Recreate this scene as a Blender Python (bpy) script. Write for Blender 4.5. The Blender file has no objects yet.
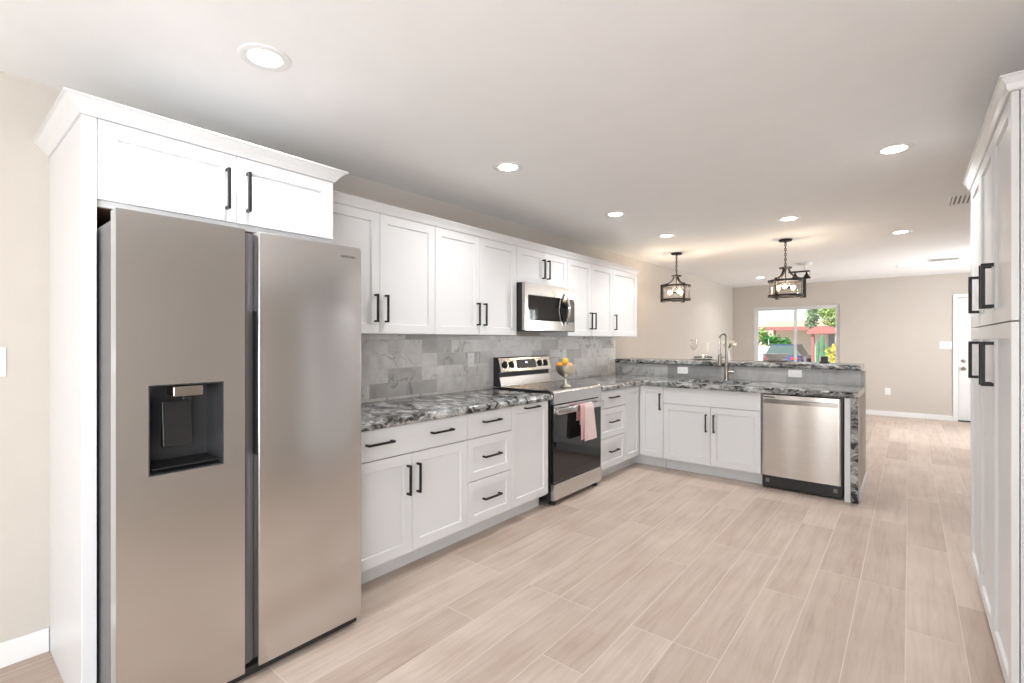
import bpy, bmesh, math, random
from math import pi, sin, cos, radians
from mathutils import Vector, Matrix

random.seed(7)
scene = bpy.context.scene
COL = scene.collection

# ------------------------------------------------------------------ camera
cam_d = bpy.data.cameras.new('camera')
cam = bpy.data.objects.new('camera', cam_d)
COL.objects.link(cam)
cam.location = (0.0, 0.0, 1.307)
cam.rotation_euler = (pi / 2, 0.0, radians(39.286))
cam_d.sensor_width = 36.0
cam_d.lens = 486.05 / 1024.0 * 36.0
cam_d.shift_y = -1.4 / 1024.0
cam_d.clip_start = 0.05
cam_d.clip_end = 300.0
scene.camera = cam

# ------------------------------------------------------------------ light and exposure
vs = scene.view_settings
vs.view_transform = 'Standard'
vs.look = 'None'
vs.exposure = 0.45
vs.gamma = 1.0
vs.use_curve_mapping = False

world = bpy.data.worlds.new('sky')
scene.world = world
world.use_nodes = True
wn = world.node_tree.nodes
wl = world.node_tree.links
wn.clear()
w_out = wn.new('ShaderNodeOutputWorld')
w_bg = wn.new('ShaderNodeBackground')
w_sky = wn.new('ShaderNodeTexSky')
w_sky.sky_type = 'NISHITA'
w_sky.sun_elevation = radians(55)
w_sky.sun_rotation = radians(215)
w_sky.sun_disc = False
w_sky.air_density = 1.0
w_sky.dust_density = 0.3
w_bg.inputs['Strength'].default_value = 0.14
wl.new(w_sky.outputs[0], w_bg.inputs['Color'])
wl.new(w_bg.outputs[0], w_out.inputs['Surface'])

sun_d = bpy.data.lights.new('sun', 'SUN')
sun_d.energy = 6.5
sun_d.angle = radians(0.6)
sun_d.color = (1.0, 0.95, 0.88)
sun = bpy.data.objects.new('sun', sun_d)
sun.rotation_euler = (radians(34), 0, radians(-35))
sun.location = (-4, -6, 12)
COL.objects.link(sun)

def area_light(name, loc, rot, sx, sy, power, color=(1, 1, 1)):
    d = bpy.data.lights.new(name, 'AREA')
    d.shape = 'RECTANGLE'
    d.size, d.size_y = sx, sy
    d.energy = power
    d.color = color
    o = bpy.data.objects.new(name, d)
    o.location = loc
    o.rotation_euler = rot
    COL.objects.link(o)
    return o

# fill from added openings behind the camera, then daylight through the living-room window
area_light('rear_fill_light', (-0.075, -3.25, 1.25), (radians(90 + 26), 0, 0), 1.8, 2.0, 62.0, (0.95, 0.975, 1.0))  # added fill light, tilted up to brighten the ceiling
area_light('dining_fill_light', (1.15, -1.45, 1.25), (radians(90 + 30), 0, radians(90)), 2.2, 2.0, 100.0, (0.95, 0.975, 1.0))  # added fill from the right, lights the cabinet fronts evenly
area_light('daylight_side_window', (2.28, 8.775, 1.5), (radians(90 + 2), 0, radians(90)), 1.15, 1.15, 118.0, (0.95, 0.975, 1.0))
DOWNLIGHT_W = 5.2
PENDANT_W = 8.0

# ------------------------------------------------------------------ material helpers
def new_mat(name):
    m = bpy.data.materials.new(name)
    m.use_nodes = True
    nt = m.node_tree
    b = nt.nodes['Principled BSDF']
    return m, nt, b

def nd(nt, t, **kw):
    n = nt.nodes.new(t)
    for k, v in kw.items():
        if k in n.inputs.keys() if hasattr(n.inputs, 'keys') else False:
            n.inputs[k].default_value = v
        else:
            setattr(n, k, v)
    return n

def ramp(nt, stops, interp='LINEAR'):
    r = nt.nodes.new('ShaderNodeValToRGB')
    r.color_ramp.interpolation = interp
    e = r.color_ramp.elements
    while len(e) > 1:
        e.remove(e[-1])
    e[0].position = stops[0][0]
    c = stops[0][1]
    e[0].color = (c[0], c[1], c[2], 1) if not isinstance(c, float) else (c, c, c, 1)
    for p, c in stops[1:]:
        x = e.new(p)
        x.color = (c[0], c[1], c[2], 1) if not isinstance(c, float) else (c, c, c, 1)
    return r

def mixc(nt, a, b, fac, mode='MIX'):
    n = nt.nodes.new('ShaderNodeMix')
    n.data_type = 'RGBA'
    n.blend_type = mode
    for i, v in ((0, fac), (6, a), (7, b)):
        if hasattr(v, 'is_output'):
            nt.links.new(v, n.inputs[i])
        elif i == 0:
            n.inputs[0].default_value = v
        else:
            n.inputs[i].default_value = (v[0], v[1], v[2], 1)
    return n.outputs[2]

def simple(name, col, rough=0.5, metal=0.0, bump=0.0, bscale=300.0, var=0.03, spec=0.5, coat=0.0):
    """plain surface with slight procedural mottling and optional fine bump"""
    m, nt, b = new_mat(name)
    tc = nd(nt, 'ShaderNodeTexCoord')
    n = nd(nt, 'ShaderNodeTexNoise')
    n.inputs['Scale'].default_value = 6.0
    n.inputs['Detail'].default_value = 3.0
    nt.links.new(tc.outputs['Object'], n.inputs['Vector'])
    lo = [max(0, c * (1 - var)) for c in col]
    hi = [min(1, c * (1 + var)) for c in col]
    r = ramp(nt, [(0.3, lo), (0.7, hi)])
    nt.links.new(n.outputs['Fac'], r.inputs['Fac'])
    nt.links.new(r.outputs['Color'], b.inputs['Base Color'])
    b.inputs['Roughness'].default_value = rough
    b.inputs['Metallic'].default_value = metal
    b.inputs['Specular IOR Level'].default_value = spec
    b.inputs['Coat Weight'].default_value = coat
    if bump > 0:
        n2 = nd(nt, 'ShaderNodeTexNoise')
        n2.inputs['Scale'].default_value = bscale
        n2.inputs['Detail'].default_value = 2.0
        nt.links.new(tc.outputs['Object'], n2.inputs['Vector'])
        bp = nd(nt, 'ShaderNodeBump')
        bp.inputs['Strength'].default_value = bump
        bp.inputs['Distance'].default_value = 0.002
        nt.links.new(n2.outputs['Fac'], bp.inputs['Height'])
        nt.links.new(bp.outputs['Normal'], b.inputs['Normal'])
    return m

def brushed(name, col, rough, axis):
    """brushed stainless: fine streaks along one axis"""
    m, nt, b = new_mat(name)
    tc = nd(nt, 'ShaderNodeTexCoord')
    mp = nd(nt, 'ShaderNodeMapping')
    s = [1100.0, 1100.0, 1100.0]
    s[axis] = 6.0
    mp.inputs['Scale'].default_value = s
    nt.links.new(tc.outputs['Object'], mp.inputs['Vector'])
    n = nd(nt, 'ShaderNodeTexNoise')
    n.inputs['Scale'].default_value = 1.0
    n.inputs['Detail'].default_value = 2.0
    nt.links.new(mp.outputs['Vector'], n.inputs['Vector'])
    r = ramp(nt, [(0.3, rough - 0.01), (0.7, rough + 0.015)])
    nt.links.new(n.outputs['Fac'], r.inputs['Fac'])
    nt.links.new(r.outputs['Color'], b.inputs['Roughness'])
    rc = ramp(nt, [(0.3, [c * 0.985 for c in col]), (0.7, [min(1, c * 1.015) for c in col])])
    nt.links.new(n.outputs['Fac'], rc.inputs['Fac'])
    nt.links.new(rc.outputs['Color'], b.inputs['Base Color'])
    b.inputs['Metallic'].default_value = 1.0
    return m

def glass_mat(name, tint=(1, 1, 1), gloss=0.08, rough=0.02):
    """thin clear glass: mostly lets the view through, mirrors a little more at grazing angles"""
    m = bpy.data.materials.new(name)
    m.use_nodes = True
    nt = m.node_tree
    nt.nodes.clear()
    out = nd(nt, 'ShaderNodeOutputMaterial')
    tr = nd(nt, 'ShaderNodeBsdfTransparent')
    tr.inputs['Color'].default_value = (*tint, 1)
    gl = nd(nt, 'ShaderNodeBsdfGlossy')
    gl.inputs['Roughness'].default_value = rough
    lw = nd(nt, 'ShaderNodeLayerWeight')
    lw.inputs['Blend'].default_value = gloss * 3
    mx = nd(nt, 'ShaderNodeMixShader')
    nt.links.new(lw.outputs['Facing'], mx.inputs[0])
    nt.links.new(tr.outputs[0], mx.inputs[1])
    nt.links.new(gl.outputs[0], mx.inputs[2])
    nt.links.new(mx.outputs[0], out.inputs['Surface'])
    return m

def emit_mat(name, col, strength):
    m, nt, b = new_mat(name)
    b.inputs['Base Color'].default_value = (*col, 1)
    b.inputs['Emission Color'].default_value = (*col, 1)
    b.inputs['Emission Strength'].default_value = strength
    return m

def granite_mat():
    m, nt, b = new_mat('granite')
    L = nt.links
    tc = nd(nt, 'ShaderNodeTexCoord')
    mp = nd(nt, 'ShaderNodeMapping')
    mp.inputs['Rotation'].default_value = (0.35, 0.25, 0.55)
    mp.inputs['Scale'].default_value = (1.0, 1.0, 1.3)
    L.new(tc.outputs['Object'], mp.inputs['Vector'])
    warp = nd(nt, 'ShaderNodeTexNoise')
    warp.inputs['Scale'].default_value = 2.6
    warp.inputs['Detail'].default_value = 4.0
    warp.inputs['Roughness'].default_value = 0.6
    L.new(mp.outputs['Vector'], warp.inputs['Vector'])
    add = nd(nt, 'ShaderNodeVectorMath', operation='MULTIPLY_ADD')
    L.new(warp.outputs['Color'], add.inputs[0])
    add.inputs[1].default_value = (0.55, 0.55, 0.55)
    L.new(mp.outputs['Vector'], add.inputs[2])
    # flowing streaks
    st = nd(nt, 'ShaderNodeMapping')
    st.inputs['Scale'].default_value = (4.0, 15.0, 15.0)
    L.new(add.outputs[0], st.inputs['Vector'])
    n1 = nd(nt, 'ShaderNodeTexNoise')
    n1.inputs['Scale'].default_value = 1.0
    n1.inputs['Detail'].default_value = 6.0
    n1.inputs['Roughness'].default_value = 0.62
    L.new(st.outputs['Vector'], n1.inputs['Vector'])
    r1 = ramp(nt, [(0.33, 0.012), (0.41, 0.05), (0.46, 0.20), (0.53, 0.36), (0.60, 0.56), (0.70, 0.72)])
    L.new(n1.outputs['Fac'], r1.inputs['Fac'])
    # crystals
    v = nd(nt, 'ShaderNodeTexVoronoi')
    v.inputs['Scale'].default_value = 60.0
    L.new(add.outputs[0], v.inputs['Vector'])
    r2 = ramp(nt, [(0.0, 0.18), (0.45, 0.75), (1.0, 1.15)])
    L.new(v.outputs['Color'], r2.inputs['Fac'])
    c = mixc(nt, r1.outputs['Color'], r2.outputs['Color'], 0.72, 'MULTIPLY')
    n3 = nd(nt, 'ShaderNodeTexNoise')
    n3.inputs['Scale'].default_value = 5.0
    L.new(mp.outputs['Vector'], n3.inputs['Vector'])
    r3 = ramp(nt, [(0.35, (0.93, 0.97, 0.97)), (0.65, (1.0, 0.97, 0.93))])
    L.new(n3.outputs['Fac'], r3.inputs['Fac'])
    c = mixc(nt, c, r3.outputs['Color'], 1.0, 'MULTIPLY')
    L.new(c, b.inputs['Base Color'])
    b.inputs['Roughness'].default_value = 0.13
    b.inputs['Specular IOR Level'].default_value = 0.5
    return m

def tile_mat(name, horiz, zoff, lo, hi, w=0.302, h=0.1):
    """running-bond marble tiles on an upright face; horiz picks the world axis of the courses"""
    m, nt, b = new_mat(name)
    L = nt.links
    tc = nd(nt, 'ShaderNodeTexCoord')
    sp = nd(nt, 'ShaderNodeSeparateXYZ')
    L.new(tc.outputs['Object'], sp.inputs[0])
    zo = nd(nt, 'ShaderNodeMath', operation='SUBTRACT')
    L.new(sp.outputs[2], zo.inputs[0])
    zo.inputs[1].default_value = zoff
    ho = nd(nt, 'ShaderNodeMath', operation='ADD')
    L.new(sp.outputs[horiz], ho.inputs[0])
    ho.inputs[1].default_value = 3.0 - 2.368 + 0.02
    cb = nd(nt, 'ShaderNodeCombineXYZ')
    L.new(ho.outputs[0], cb.inputs[0])
    L.new(zo.outputs[0], cb.inputs[1])
    br = nd(nt, 'ShaderNodeTexBrick')
    br.offset = 0.5
    br.inputs['Color1'].default_value = (0, 0, 0, 1)
    br.inputs['Color2'].default_value = (1, 1, 1, 1)
    br.inputs['Mortar'].default_value = (0.5, 0.5, 0.5, 1)
    br.inputs['Scale'].default_value = 1.0
    br.inputs['Mortar Size'].default_value = 0.0012
    br.inputs['Mortar Smooth'].default_value = 0.1
    br.inputs['Brick Width'].default_value = w
    br.inputs['Row Height'].default_value = h
    L.new(cb.outputs[0], br.inputs['Vector'])
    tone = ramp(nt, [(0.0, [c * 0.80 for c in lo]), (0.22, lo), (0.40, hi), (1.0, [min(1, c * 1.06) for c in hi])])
    L.new(br.outputs['Color'], tone.inputs['Fac'])
    # each tile cut from a different place of the slab
    off = nd(nt, 'ShaderNodeVectorMath', operation='MULTIPLY_ADD')
    L.new(br.outputs['Color'], off.inputs[0])
    off.inputs[1].default_value = (7.0, 7.0, 7.0)
    L.new(tc.outputs['Object'], off.inputs[2])
    n1 = nd(nt, 'ShaderNodeTexNoise')
    n1.inputs['Scale'].default_value = 6.0
    n1.inputs['Detail'].default_value = 6.0
    n1.inputs['Roughness'].default_value = 0.6
    n1.inputs['Distortion'].default_value = 0.6
    L.new(off.outputs[0], n1.inputs['Vector'])
    cl = ramp(nt, [(0.3, 0.78), (0.55, 1.0), (0.75, 1.08)])
    L.new(n1.outputs['Fac'], cl.inputs['Fac'])
    c = mixc(nt, tone.outputs['Color'], cl.outputs['Color'], 1.0, 'MULTIPLY')
    n2 = nd(nt, 'ShaderNodeTexNoise')
    n2.inputs['Scale'].default_value = 3.2
    n2.inputs['Detail'].default_value = 3.0
    n2.inputs['Distortion'].default_value = 1.3
    L.new(off.outputs[0], n2.inputs['Vector'])
    vn = ramp(nt, [(0.475, 1.0), (0.50, 0.48), (0.52, 1.0)])
    L.new(n2.outputs['Fac'], vn.inputs['Fac'])
    n4 = nd(nt, 'ShaderNodeTexNoise')
    n4.inputs['Scale'].default_value = 2.5
    L.new(off.outputs[0], n4.inputs['Vector'])
    vk = ramp(nt, [(0.45, 0.0), (0.62, 1.0)])
    L.new(n4.outputs['Fac'], vk.inputs['Fac'])
    c = mixc(nt, c, mixc(nt, c, vn.outputs['Color'], 1.0, 'MULTIPLY'), vk.outputs['Color'])
    c = mixc(nt, c, (0.62, 0.605, 0.59), br.outputs['Fac'])
    L.new(c, b.inputs['Base Color'])
    b.inputs['Roughness'].default_value = 0.32
    bp = nd(nt, 'ShaderNodeBump', invert=True)
    bp.inputs['Strength'].default_value = 0.3
    bp.inputs['Distance'].default_value = 0.002
    L.new(br.outputs['Fac'], bp.inputs['Height'])
    L.new(bp.outputs['Normal'], b.inputs['Normal'])
    return m

def floor_mat():
    m, nt, b = new_mat('wood_look_plank_tile')
    L = nt.links
    tc = nd(nt, 'ShaderNodeTexCoord')
    sp = nd(nt, 'ShaderNodeSeparateXYZ')
    L.new(tc.outputs['Object'], sp.inputs[0])
    cb = nd(nt, 'ShaderNodeCombineXYZ')
    ax = nd(nt, 'ShaderNodeMath', operation='ADD')
    ax.inputs[1].default_value = 0.0136 + 0.195 * 60
    ay = nd(nt, 'ShaderNodeMath', operation='ADD')
    ay.inputs[1].default_value = 20.35
    L.new(sp.outputs[1], ay.inputs[0])
    L.new(sp.outputs[0], ax.inputs[0])
    L.new(ay.outputs[0], cb.inputs[0])
    L.new(ax.outputs[0], cb.inputs[1])
    br = nd(nt, 'ShaderNodeTexBrick')
    br.offset = 0.36
    br.offset_frequency = 3
    br.inputs['Color1'].default_value = (0, 0, 0, 1)
    br.inputs['Color2'].default_value = (1, 1, 1, 1)
    br.inputs['Mortar'].default_value = (0.5, 0.5, 0.5, 1)
    br.inputs['Scale'].default_value = 1.0
    br.inputs['Mortar Size'].default_value = 0.0017
    br.inputs['Mortar Smooth'].default_value = 0.15
    br.inputs['Brick Width'].default_value = 1.18
    br.inputs['Row Height'].default_value = 0.195
    L.new(cb.outputs[0], br.inputs['Vector'])
    tone = ramp(nt, [(0.0, (0.485, 0.392, 0.325)), (0.5, (0.55, 0.455, 0.383)), (1.0, (0.61, 0.515, 0.44))])
    L.new(br.outputs['Color'], tone.inputs['Fac'])
    off = nd(nt, 'ShaderNodeVectorMath', operation='MULTIPLY_ADD')
    L.new(br.outputs['Color'], off.inputs[0])
    off.inputs[1].default_value = (9.0, 9.0, 9.0)
    L.new(tc.outputs['Object'], off.inputs[2])
    mp = nd(nt, 'ShaderNodeMapping')
    mp.inputs['Scale'].default_value = (26.0, 1.6, 1.0)
    L.new(off.outputs[0], mp.inputs['Vector'])
    g = nd(nt, 'ShaderNodeTexNoise')
    g.inputs['Scale'].default_value = 1.0
    g.inputs['Detail'].default_value = 6.0
    g.inputs['Roughness'].default_value = 0.65
    g.inputs['Distortion'].default_value = 0.7
    L.new(mp.outputs['Vector'], g.inputs['Vector'])
    gr = ramp(nt, [(0.25, (0.78, 0.73, 0.70)), (0.5, (0.97, 0.96, 0.96)), (0.75, (1.08, 1.08, 1.09))])
    L.new(g.outputs['Fac'], gr.inputs['Fac'])
    c = mixc(nt, tone.outputs['Color'], gr.outputs['Color'], 1.0, 'MULTIPLY')
    # knots and pale clouds
    k = nd(nt, 'ShaderNodeTexNoise')
    k.inputs['Scale'].default_value = 3.0
    k.inputs['Detail'].default_value = 3.0
    L.new(off.outputs[0], k.inputs['Vector'])
    kr = ramp(nt, [(0.3, (0.90, 0.87, 0.85)), (0.6, (1.0, 1.0, 1.0)), (0.8, (1.07, 1.08, 1.1))])
    L.new(k.outputs['Fac'], kr.inputs['Fac'])
    c = mixc(nt, c, kr.outputs['Color'], 1.0, 'MULTIPLY')
    c = mixc(nt, c, (0.66, 0.57, 0.49), br.outputs['Fac'])
    L.new(c, b.inputs['Base Color'])
    b.inputs['Roughness'].default_value = 0.42
    b.inputs['Specular IOR Level'].default_value = 0.4
    bp = nd(nt, 'ShaderNodeBump', invert=True)
    bp.inputs['Strength'].default_value = 0.25
    bp.inputs['Distance'].default_value = 0.0015
    L.new(br.outputs['Fac'], bp.inputs['Height'])
    L.new(bp.outputs['Normal'], b.inputs['Normal'])
    return m

M = {}
M['white'] = simple('cabinet_white_paint', (0.745, 0.75, 0.755), 0.33, var=0.008, bump=0.02, bscale=900)
M['trimw'] = simple('trim_white_paint', (0.82, 0.82, 0.81), 0.35, var=0.01)
M['wall'] = simple('beige_wall_paint', (0.57, 0.525, 0.473), 0.85, bump=0.25, bscale=220, var=0.012, spec=0.25)
M['ceil'] = simple('ceiling_paint', (0.915, 0.915, 0.91), 0.9, bump=0.25, bscale=160, var=0.01, spec=0.2)
M['floor'] = floor_mat()
M['granite'] = granite_mat()
M['tile'] = tile_mat('marble_tile_backsplash', 1, -0.09, (0.60, 0.585, 0.57), (0.74, 0.725, 0.705))
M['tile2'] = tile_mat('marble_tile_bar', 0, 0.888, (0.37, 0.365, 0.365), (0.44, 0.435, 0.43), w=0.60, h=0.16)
M['black'] = simple('matte_black_metal', (0.016, 0.016, 0.017), 0.42, metal=0.4, var=0.1)
M['blackp'] = simple('black_plastic', (0.014, 0.014, 0.015), 0.35, var=0.1)
M['dark'] = simple('dark_grey_plastic', (0.05, 0.05, 0.053), 0.35, var=0.05)
M['nicheg'] = simple('dispenser_grey', (0.050, 0.050, 0.054), 0.3, var=0.04)
M['fbody'] = simple('grey_painted_steel', (0.17, 0.16, 0.165), 0.4, metal=0.3, var=0.03)
M['bglass'] = simple('black_glass', (0.010, 0.010, 0.011), 0.04, var=0.02, spec=0.6)
M['ceran'] = simple('black_glass_cooktop', (0.022, 0.021, 0.021), 0.07, var=0.02, spec=0.7)
M['steel_y'] = brushed('brushed_steel', (0.66, 0.655, 0.65), 0.24, 0)
M['steel_x'] = brushed('brushed_steel_dishwasher', (0.62, 0.595, 0.57), 0.26, 0)
M['steel_m'] = brushed('brushed_steel_microwave', (0.50, 0.475, 0.445), 0.15, 0)
M['steel_z'] = brushed('brushed_steel_upright', (0.60, 0.58, 0.56), 0.30, 2)
M['chrome'] = simple('polished_steel', (0.74, 0.72, 0.70), 0.14, metal=1.0, var=0.01)
M['handle'] = simple('grey_polished_steel', (0.34, 0.325, 0.31), 0.18, metal=1.0, var=0.01)
M['nickel'] = simple('satin_nickel', (0.40, 0.365, 0.325), 0.30, metal=1.0, var=0.02)
M['silver'] = simple('hammered_silver', (0.86, 0.82, 0.70), 0.36, metal=1.0, var=0.05, bump=0.5, bscale=90)
M['iron'] = simple('aged_iron', (0.035, 0.032, 0.030), 0.55, metal=0.6, var=0.2, bump=0.3, bscale=120)
M['plate'] = simple('white_plastic', (0.85, 0.85, 0.84), 0.35, var=0.005)
M['slot'] = simple('outlet_slot', (0.16, 0.155, 0.15), 0.5)
M['pink'] = simple('pink_cotton', (0.80, 0.655, 0.63), 0.95, bump=0.5, bscale=700, var=0.04, spec=0.1)
M['pinkd'] = simple('rose_cotton', (0.74, 0.46, 0.45), 0.95, bump=0.5, bscale=700, var=0.05, spec=0.1)
M['orange'] = simple('orange_peel', (0.78, 0.33, 0.05), 0.45, bump=0.25, bscale=300, var=0.12)
M['lemon'] = simple('yellow_peel', (0.80, 0.55, 0.06), 0.45, bump=0.25, bscale=300, var=0.08)
M['peach'] = simple('peach_skin', (0.80, 0.42, 0.22), 0.55, var=0.2)
M['stemg'] = simple('green_stem', (0.20, 0.33, 0.06), 0.5, var=0.15)
M['petal'] = simple('cream_petal', (0.86, 0.80, 0.66), 0.6, var=0.04)
M['ceramic'] = simple('white_ceramic', (0.82, 0.81, 0.79), 0.2, var=0.01)
M['greyc'] = simple('grey_ceramic', (0.40, 0.38, 0.37), 0.3, var=0.05)
M['linen'] = simple('charcoal_linen', (0.10, 0.09, 0.095), 0.9, bump=0.4, bscale=500, var=0.1)
M['woven'] = simple('grey_woven_mat', (0.33, 0.30, 0.28), 0.9, bump=0.6, bscale=350, var=0.12)
M['wax'] = simple('white_candle_wax', (0.86, 0.83, 0.76), 0.5, var=0.01)
M['glass'] = glass_mat('clear_glass', (0.985, 0.985, 0.985), 0.10)
M['wineglass'] = glass_mat('smoky_glass', (0.985, 0.975, 0.97), 0.05)
M['amber'] = glass_mat('seeded_glass', (0.99, 0.98, 0.965), 0.05)
M['pane'] = glass_mat('window_glass', (0.985, 0.985, 0.99), 0.03)
M['diff'] = emit_mat('downlight_diffuser', (1.0, 0.97, 0.93), 14.0)
M['bulb'] = emit_mat('glowing_bulb', (1.0, 0.74, 0.50), 16.0)
M['bulboff'] = glass_mat('clear_bulb_glass', (0.92, 0.86, 0.80), 0.12)
M['led'] = emit_mat('display_glyph', (0.85, 0.9, 1.0), 1.2)
M['vinyl'] = simple('white_vinyl', (0.70, 0.69, 0.68), 0.4, var=0.01)
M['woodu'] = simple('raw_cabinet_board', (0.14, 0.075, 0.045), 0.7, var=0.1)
M['grille'] = simple('vent_slot', (0.20, 0.185, 0.175), 0.7)
M['red_led'] = emit_mat('red_indicator', (1.0, 0.25, 0.2), 1.5)
# outdoors
M['stucco'] = simple('house_stucco', (0.72, 0.66, 0.58), 0.9, bump=0.3, bscale=40, var=0.03)
M['shingle'] = simple('tan_shingle', (0.50, 0.38, 0.26), 0.9, bump=0.6, bscale=14, var=0.12)
M['redtrim'] = simple('red_fascia', (0.46, 0.19, 0.17), 0.6, var=0.05)
M['redroof'] = simple('red_awning', (0.46, 0.19, 0.17), 0.7, var=0.05)
M['gravel'] = simple('pale_gravel', (0.60, 0.54, 0.46), 0.95, bump=0.6, bscale=25, var=0.08)
M['block'] = simple('white_block_wall', (0.80, 0.77, 0.73), 0.9, var=0.03)
M['carp'] = simple('blue_car_paint', (0.05, 0.09, 0.20), 0.25, metal=0.3, var=0.03, coat=0.6)
M['carg'] = simple('car_window', (0.10, 0.14, 0.13), 0.08, var=0.05)
M['tail'] = simple('tail_lamp', (0.55, 0.05, 0.06), 0.3, var=0.05)
M['rubber'] = simple('tyre_rubber', (0.03, 0.03, 0.03), 0.8, var=0.1)
M['leaf1'] = simple('bright_leaf', (0.34, 0.46, 0.15), 0.6, var=0.4)
M['leaf2'] = simple('grey_green_leaf', (0.27, 0.38, 0.22), 0.6, var=0.3)
M['leaf3'] = simple('yellow_leaf', (0.66, 0.60, 0.10), 0.6, var=0.3)
M['leaf4'] = simple('deep_green_leaf', (0.07, 0.26, 0.05), 0.6, var=0.4)
M['cactus'] = simple('cactus_skin', (0.14, 0.28, 0.15), 0.6, var=0.2)
M['bark'] = simple('bark', (0.16, 0.11, 0.08), 0.9, bump=0.8, bscale=40, var=0.2)
M['doorg'] = simple('grey_door_paint', (0.25, 0.27, 0.27), 0.6, var=0.04)

# ------------------------------------------------------------------ mesh helpers
def add_box(bm, x0, x1, y0, y1, z0, z1, bev=0.0, seg=2):
    vs_ = [bm.verts.new((x, y, z)) for z in (z0, z1) for y in (y0, y1) for x in (x0, x1)]
    f = [(0, 2, 3, 1), (4, 5, 7, 6), (0, 1, 5, 4), (2, 6, 7, 3), (0, 4, 6, 2), (1, 3, 7, 5)]
    fs = [bm.faces.new([vs_[i] for i in q]) for q in f]
    if bev > 0:
        es = list({e for fc in fs for e in fc.edges})
        bmesh.ops.bevel(bm, geom=es, offset=bev, segments=seg, profile=0.5, affect='EDGES')
    return vs_

def add_prism(bm, poly, a0, a1, axis, bev=0.0):
    """poly of 2-D points extruded along an axis (0: poly is y,z; 1: x,z; 2: x,y)"""
    def P(p, a):
        if axis == 0: return (a, p[0], p[1])
        if axis == 1: return (p[0], a, p[1])
        return (p[0], p[1], a)
    A = [bm.verts.new(P(p, a0)) for p in poly]
    B = [bm.verts.new(P(p, a1)) for p in poly]
    n = len(poly)
    fs = [bm.faces.new(A), bm.faces.new(B[::-1])]
    for i in range(n):
        fs.append(bm.faces.new((A[i], B[i], B[(i + 1) % n], A[(i + 1) % n])))
    if bev > 0:
        es = list({e for fc in fs for e in fc.edges})
        bmesh.ops.bevel(bm, geom=es, offset=bev, segments=2, profile=0.5, affect='EDGES')

def add_lathe(bm, prof, cx=0, cy=0, cz=0, n=32, caps=True, mat=None):
    """prof: list of (r, z); revolve about the z axis through (cx, cy); mat: optional Matrix"""
    rings = []
    for r, z in prof:
        ring = []
        if r < 1e-6:
            v = Vector((0, 0, z))
            v = mat @ v if mat else v + Vector((cx, cy, cz))
            ring = [bm.verts.new(v)] * n
        else:
            for i in range(n):
                a = 2 * pi * i / n
                v = Vector((r * cos(a), r * sin(a), z))
                v = mat @ v if mat else v + Vector((cx, cy, cz))
                ring.append(bm.verts.new(v))
        rings.append(ring)
    for A, B in zip(rings, rings[1:]):
        for i in range(n):
            j = (i + 1) % n
            q = []
            for v in (A[i], A[j], B[j], B[i]):
                if v not in q:
                    q.append(v)
            if len(q) >= 3:
                try:
                    bm.faces.new(q)
                except ValueError:
                    pass
    if caps:
        for R in (rings[0], rings[-1]):
            if len(set(R)) == n:
                try:
                    bm.faces.new(R)
                except ValueError:
                    pass

def add_tube(bm, pts, r, n=10, caps=True, closed=False):
    """round tube along a polyline; r may be a number or one radius per point"""
    pts = [Vector(p) for p in pts]
    k = len(pts)
    rr = r if isinstance(r, (list, tuple)) else [r] * k
    rings = []
    up = None
    for i, p in enumerate(pts):
        if closed:
            t = (pts[(i + 1) % k] - pts[i - 1]).normalized()
        elif i == 0:
            t = (pts[1] - p).normalized()
        elif i == k - 1:
            t = (p - pts[-2]).normalized()
        else:
            t = (pts[i + 1] - pts[i - 1]).normalized()
        if up is None:
            up = Vector((0, 0, 1)) if abs(t.z) < 0.9 else Vector((1, 0, 0))
        s = t.cross(up).normalized()
        up = s.cross(t).normalized()
        rings.append([bm.verts.new(p + rr[i] * (cos(2 * pi * j / n) * s + sin(2 * pi * j / n) * up)) for j in range(n)])
    prs = list(zip(rings, rings[1:]))
    if closed:
        prs.append((rings[-1], rings[0]))
    for A, B in prs:
        for j in range(n):
            bm.faces.new((A[j], A[(j + 1) % n], B[(j + 1) % n], B[j]))
    if caps and not closed:
        bm.faces.new(rings[0][::-1])
        bm.faces.new(rings[-1])

def add_ribbon(bm, pts, w, t, side):
    """flat strap of width w (along `side`) and thickness t following a polyline"""
    side = Vector(side).normalized()
    pts = [Vector(p) for p in pts]
    rings = []
    for i, p in enumerate(pts):
        if i == 0: d = pts[1] - p
        elif i == len(pts) - 1: d = p - pts[-2]
        else: d = pts[i + 1] - pts[i - 1]
        nrm = d.normalized().cross(side).normalized()
        rings.append([bm.verts.new(p + a * side * w / 2 + b_ * nrm * t / 2) for a, b_ in ((-1, -1), (1, -1), (1, 1), (-1, 1))])
    for A, B in zip(rings, rings[1:]):
        for j in range(4):
            bm.faces.new((A[j], A[(j + 1) % 4], B[(j + 1) % 4], B[j]))
    bm.faces.new(rings[0][::-1])
    bm.faces.new(rings[-1])

def add_ball(bm, c, r, sub=3, sq=(1, 1, 1)):
    g = bmesh.ops.create_icosphere(bm, subdivisions=sub, radius=1.0)
    for v in g['verts']:
        v.co = Vector((c[0] + v.co.x * r * sq[0], c[1] + v.co.y * r * sq[1], c[2] + v.co.z * r * sq[2]))

def obj(name, bm, mat, parent=None, smooth=False, loc=None):
    me = bpy.data.meshes.new(name)
    bmesh.ops.recalc_face_normals(bm, faces=bm.faces[:])
    bm.to_mesh(me)
    bm.free()
    me.materials.append(mat)
    o = bpy.data.objects.new(name, me)
    COL.objects.link(o)
    if parent is not None:
        o.parent = parent
    if loc is not None:
        o.location = loc
    if smooth:
        for p in me.polygons:
            p.use_smooth = True
        if hasattr(me, 'set_sharp_from_angle'):
            me.set_sharp_from_angle(angle=radians(40))
    return o

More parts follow.
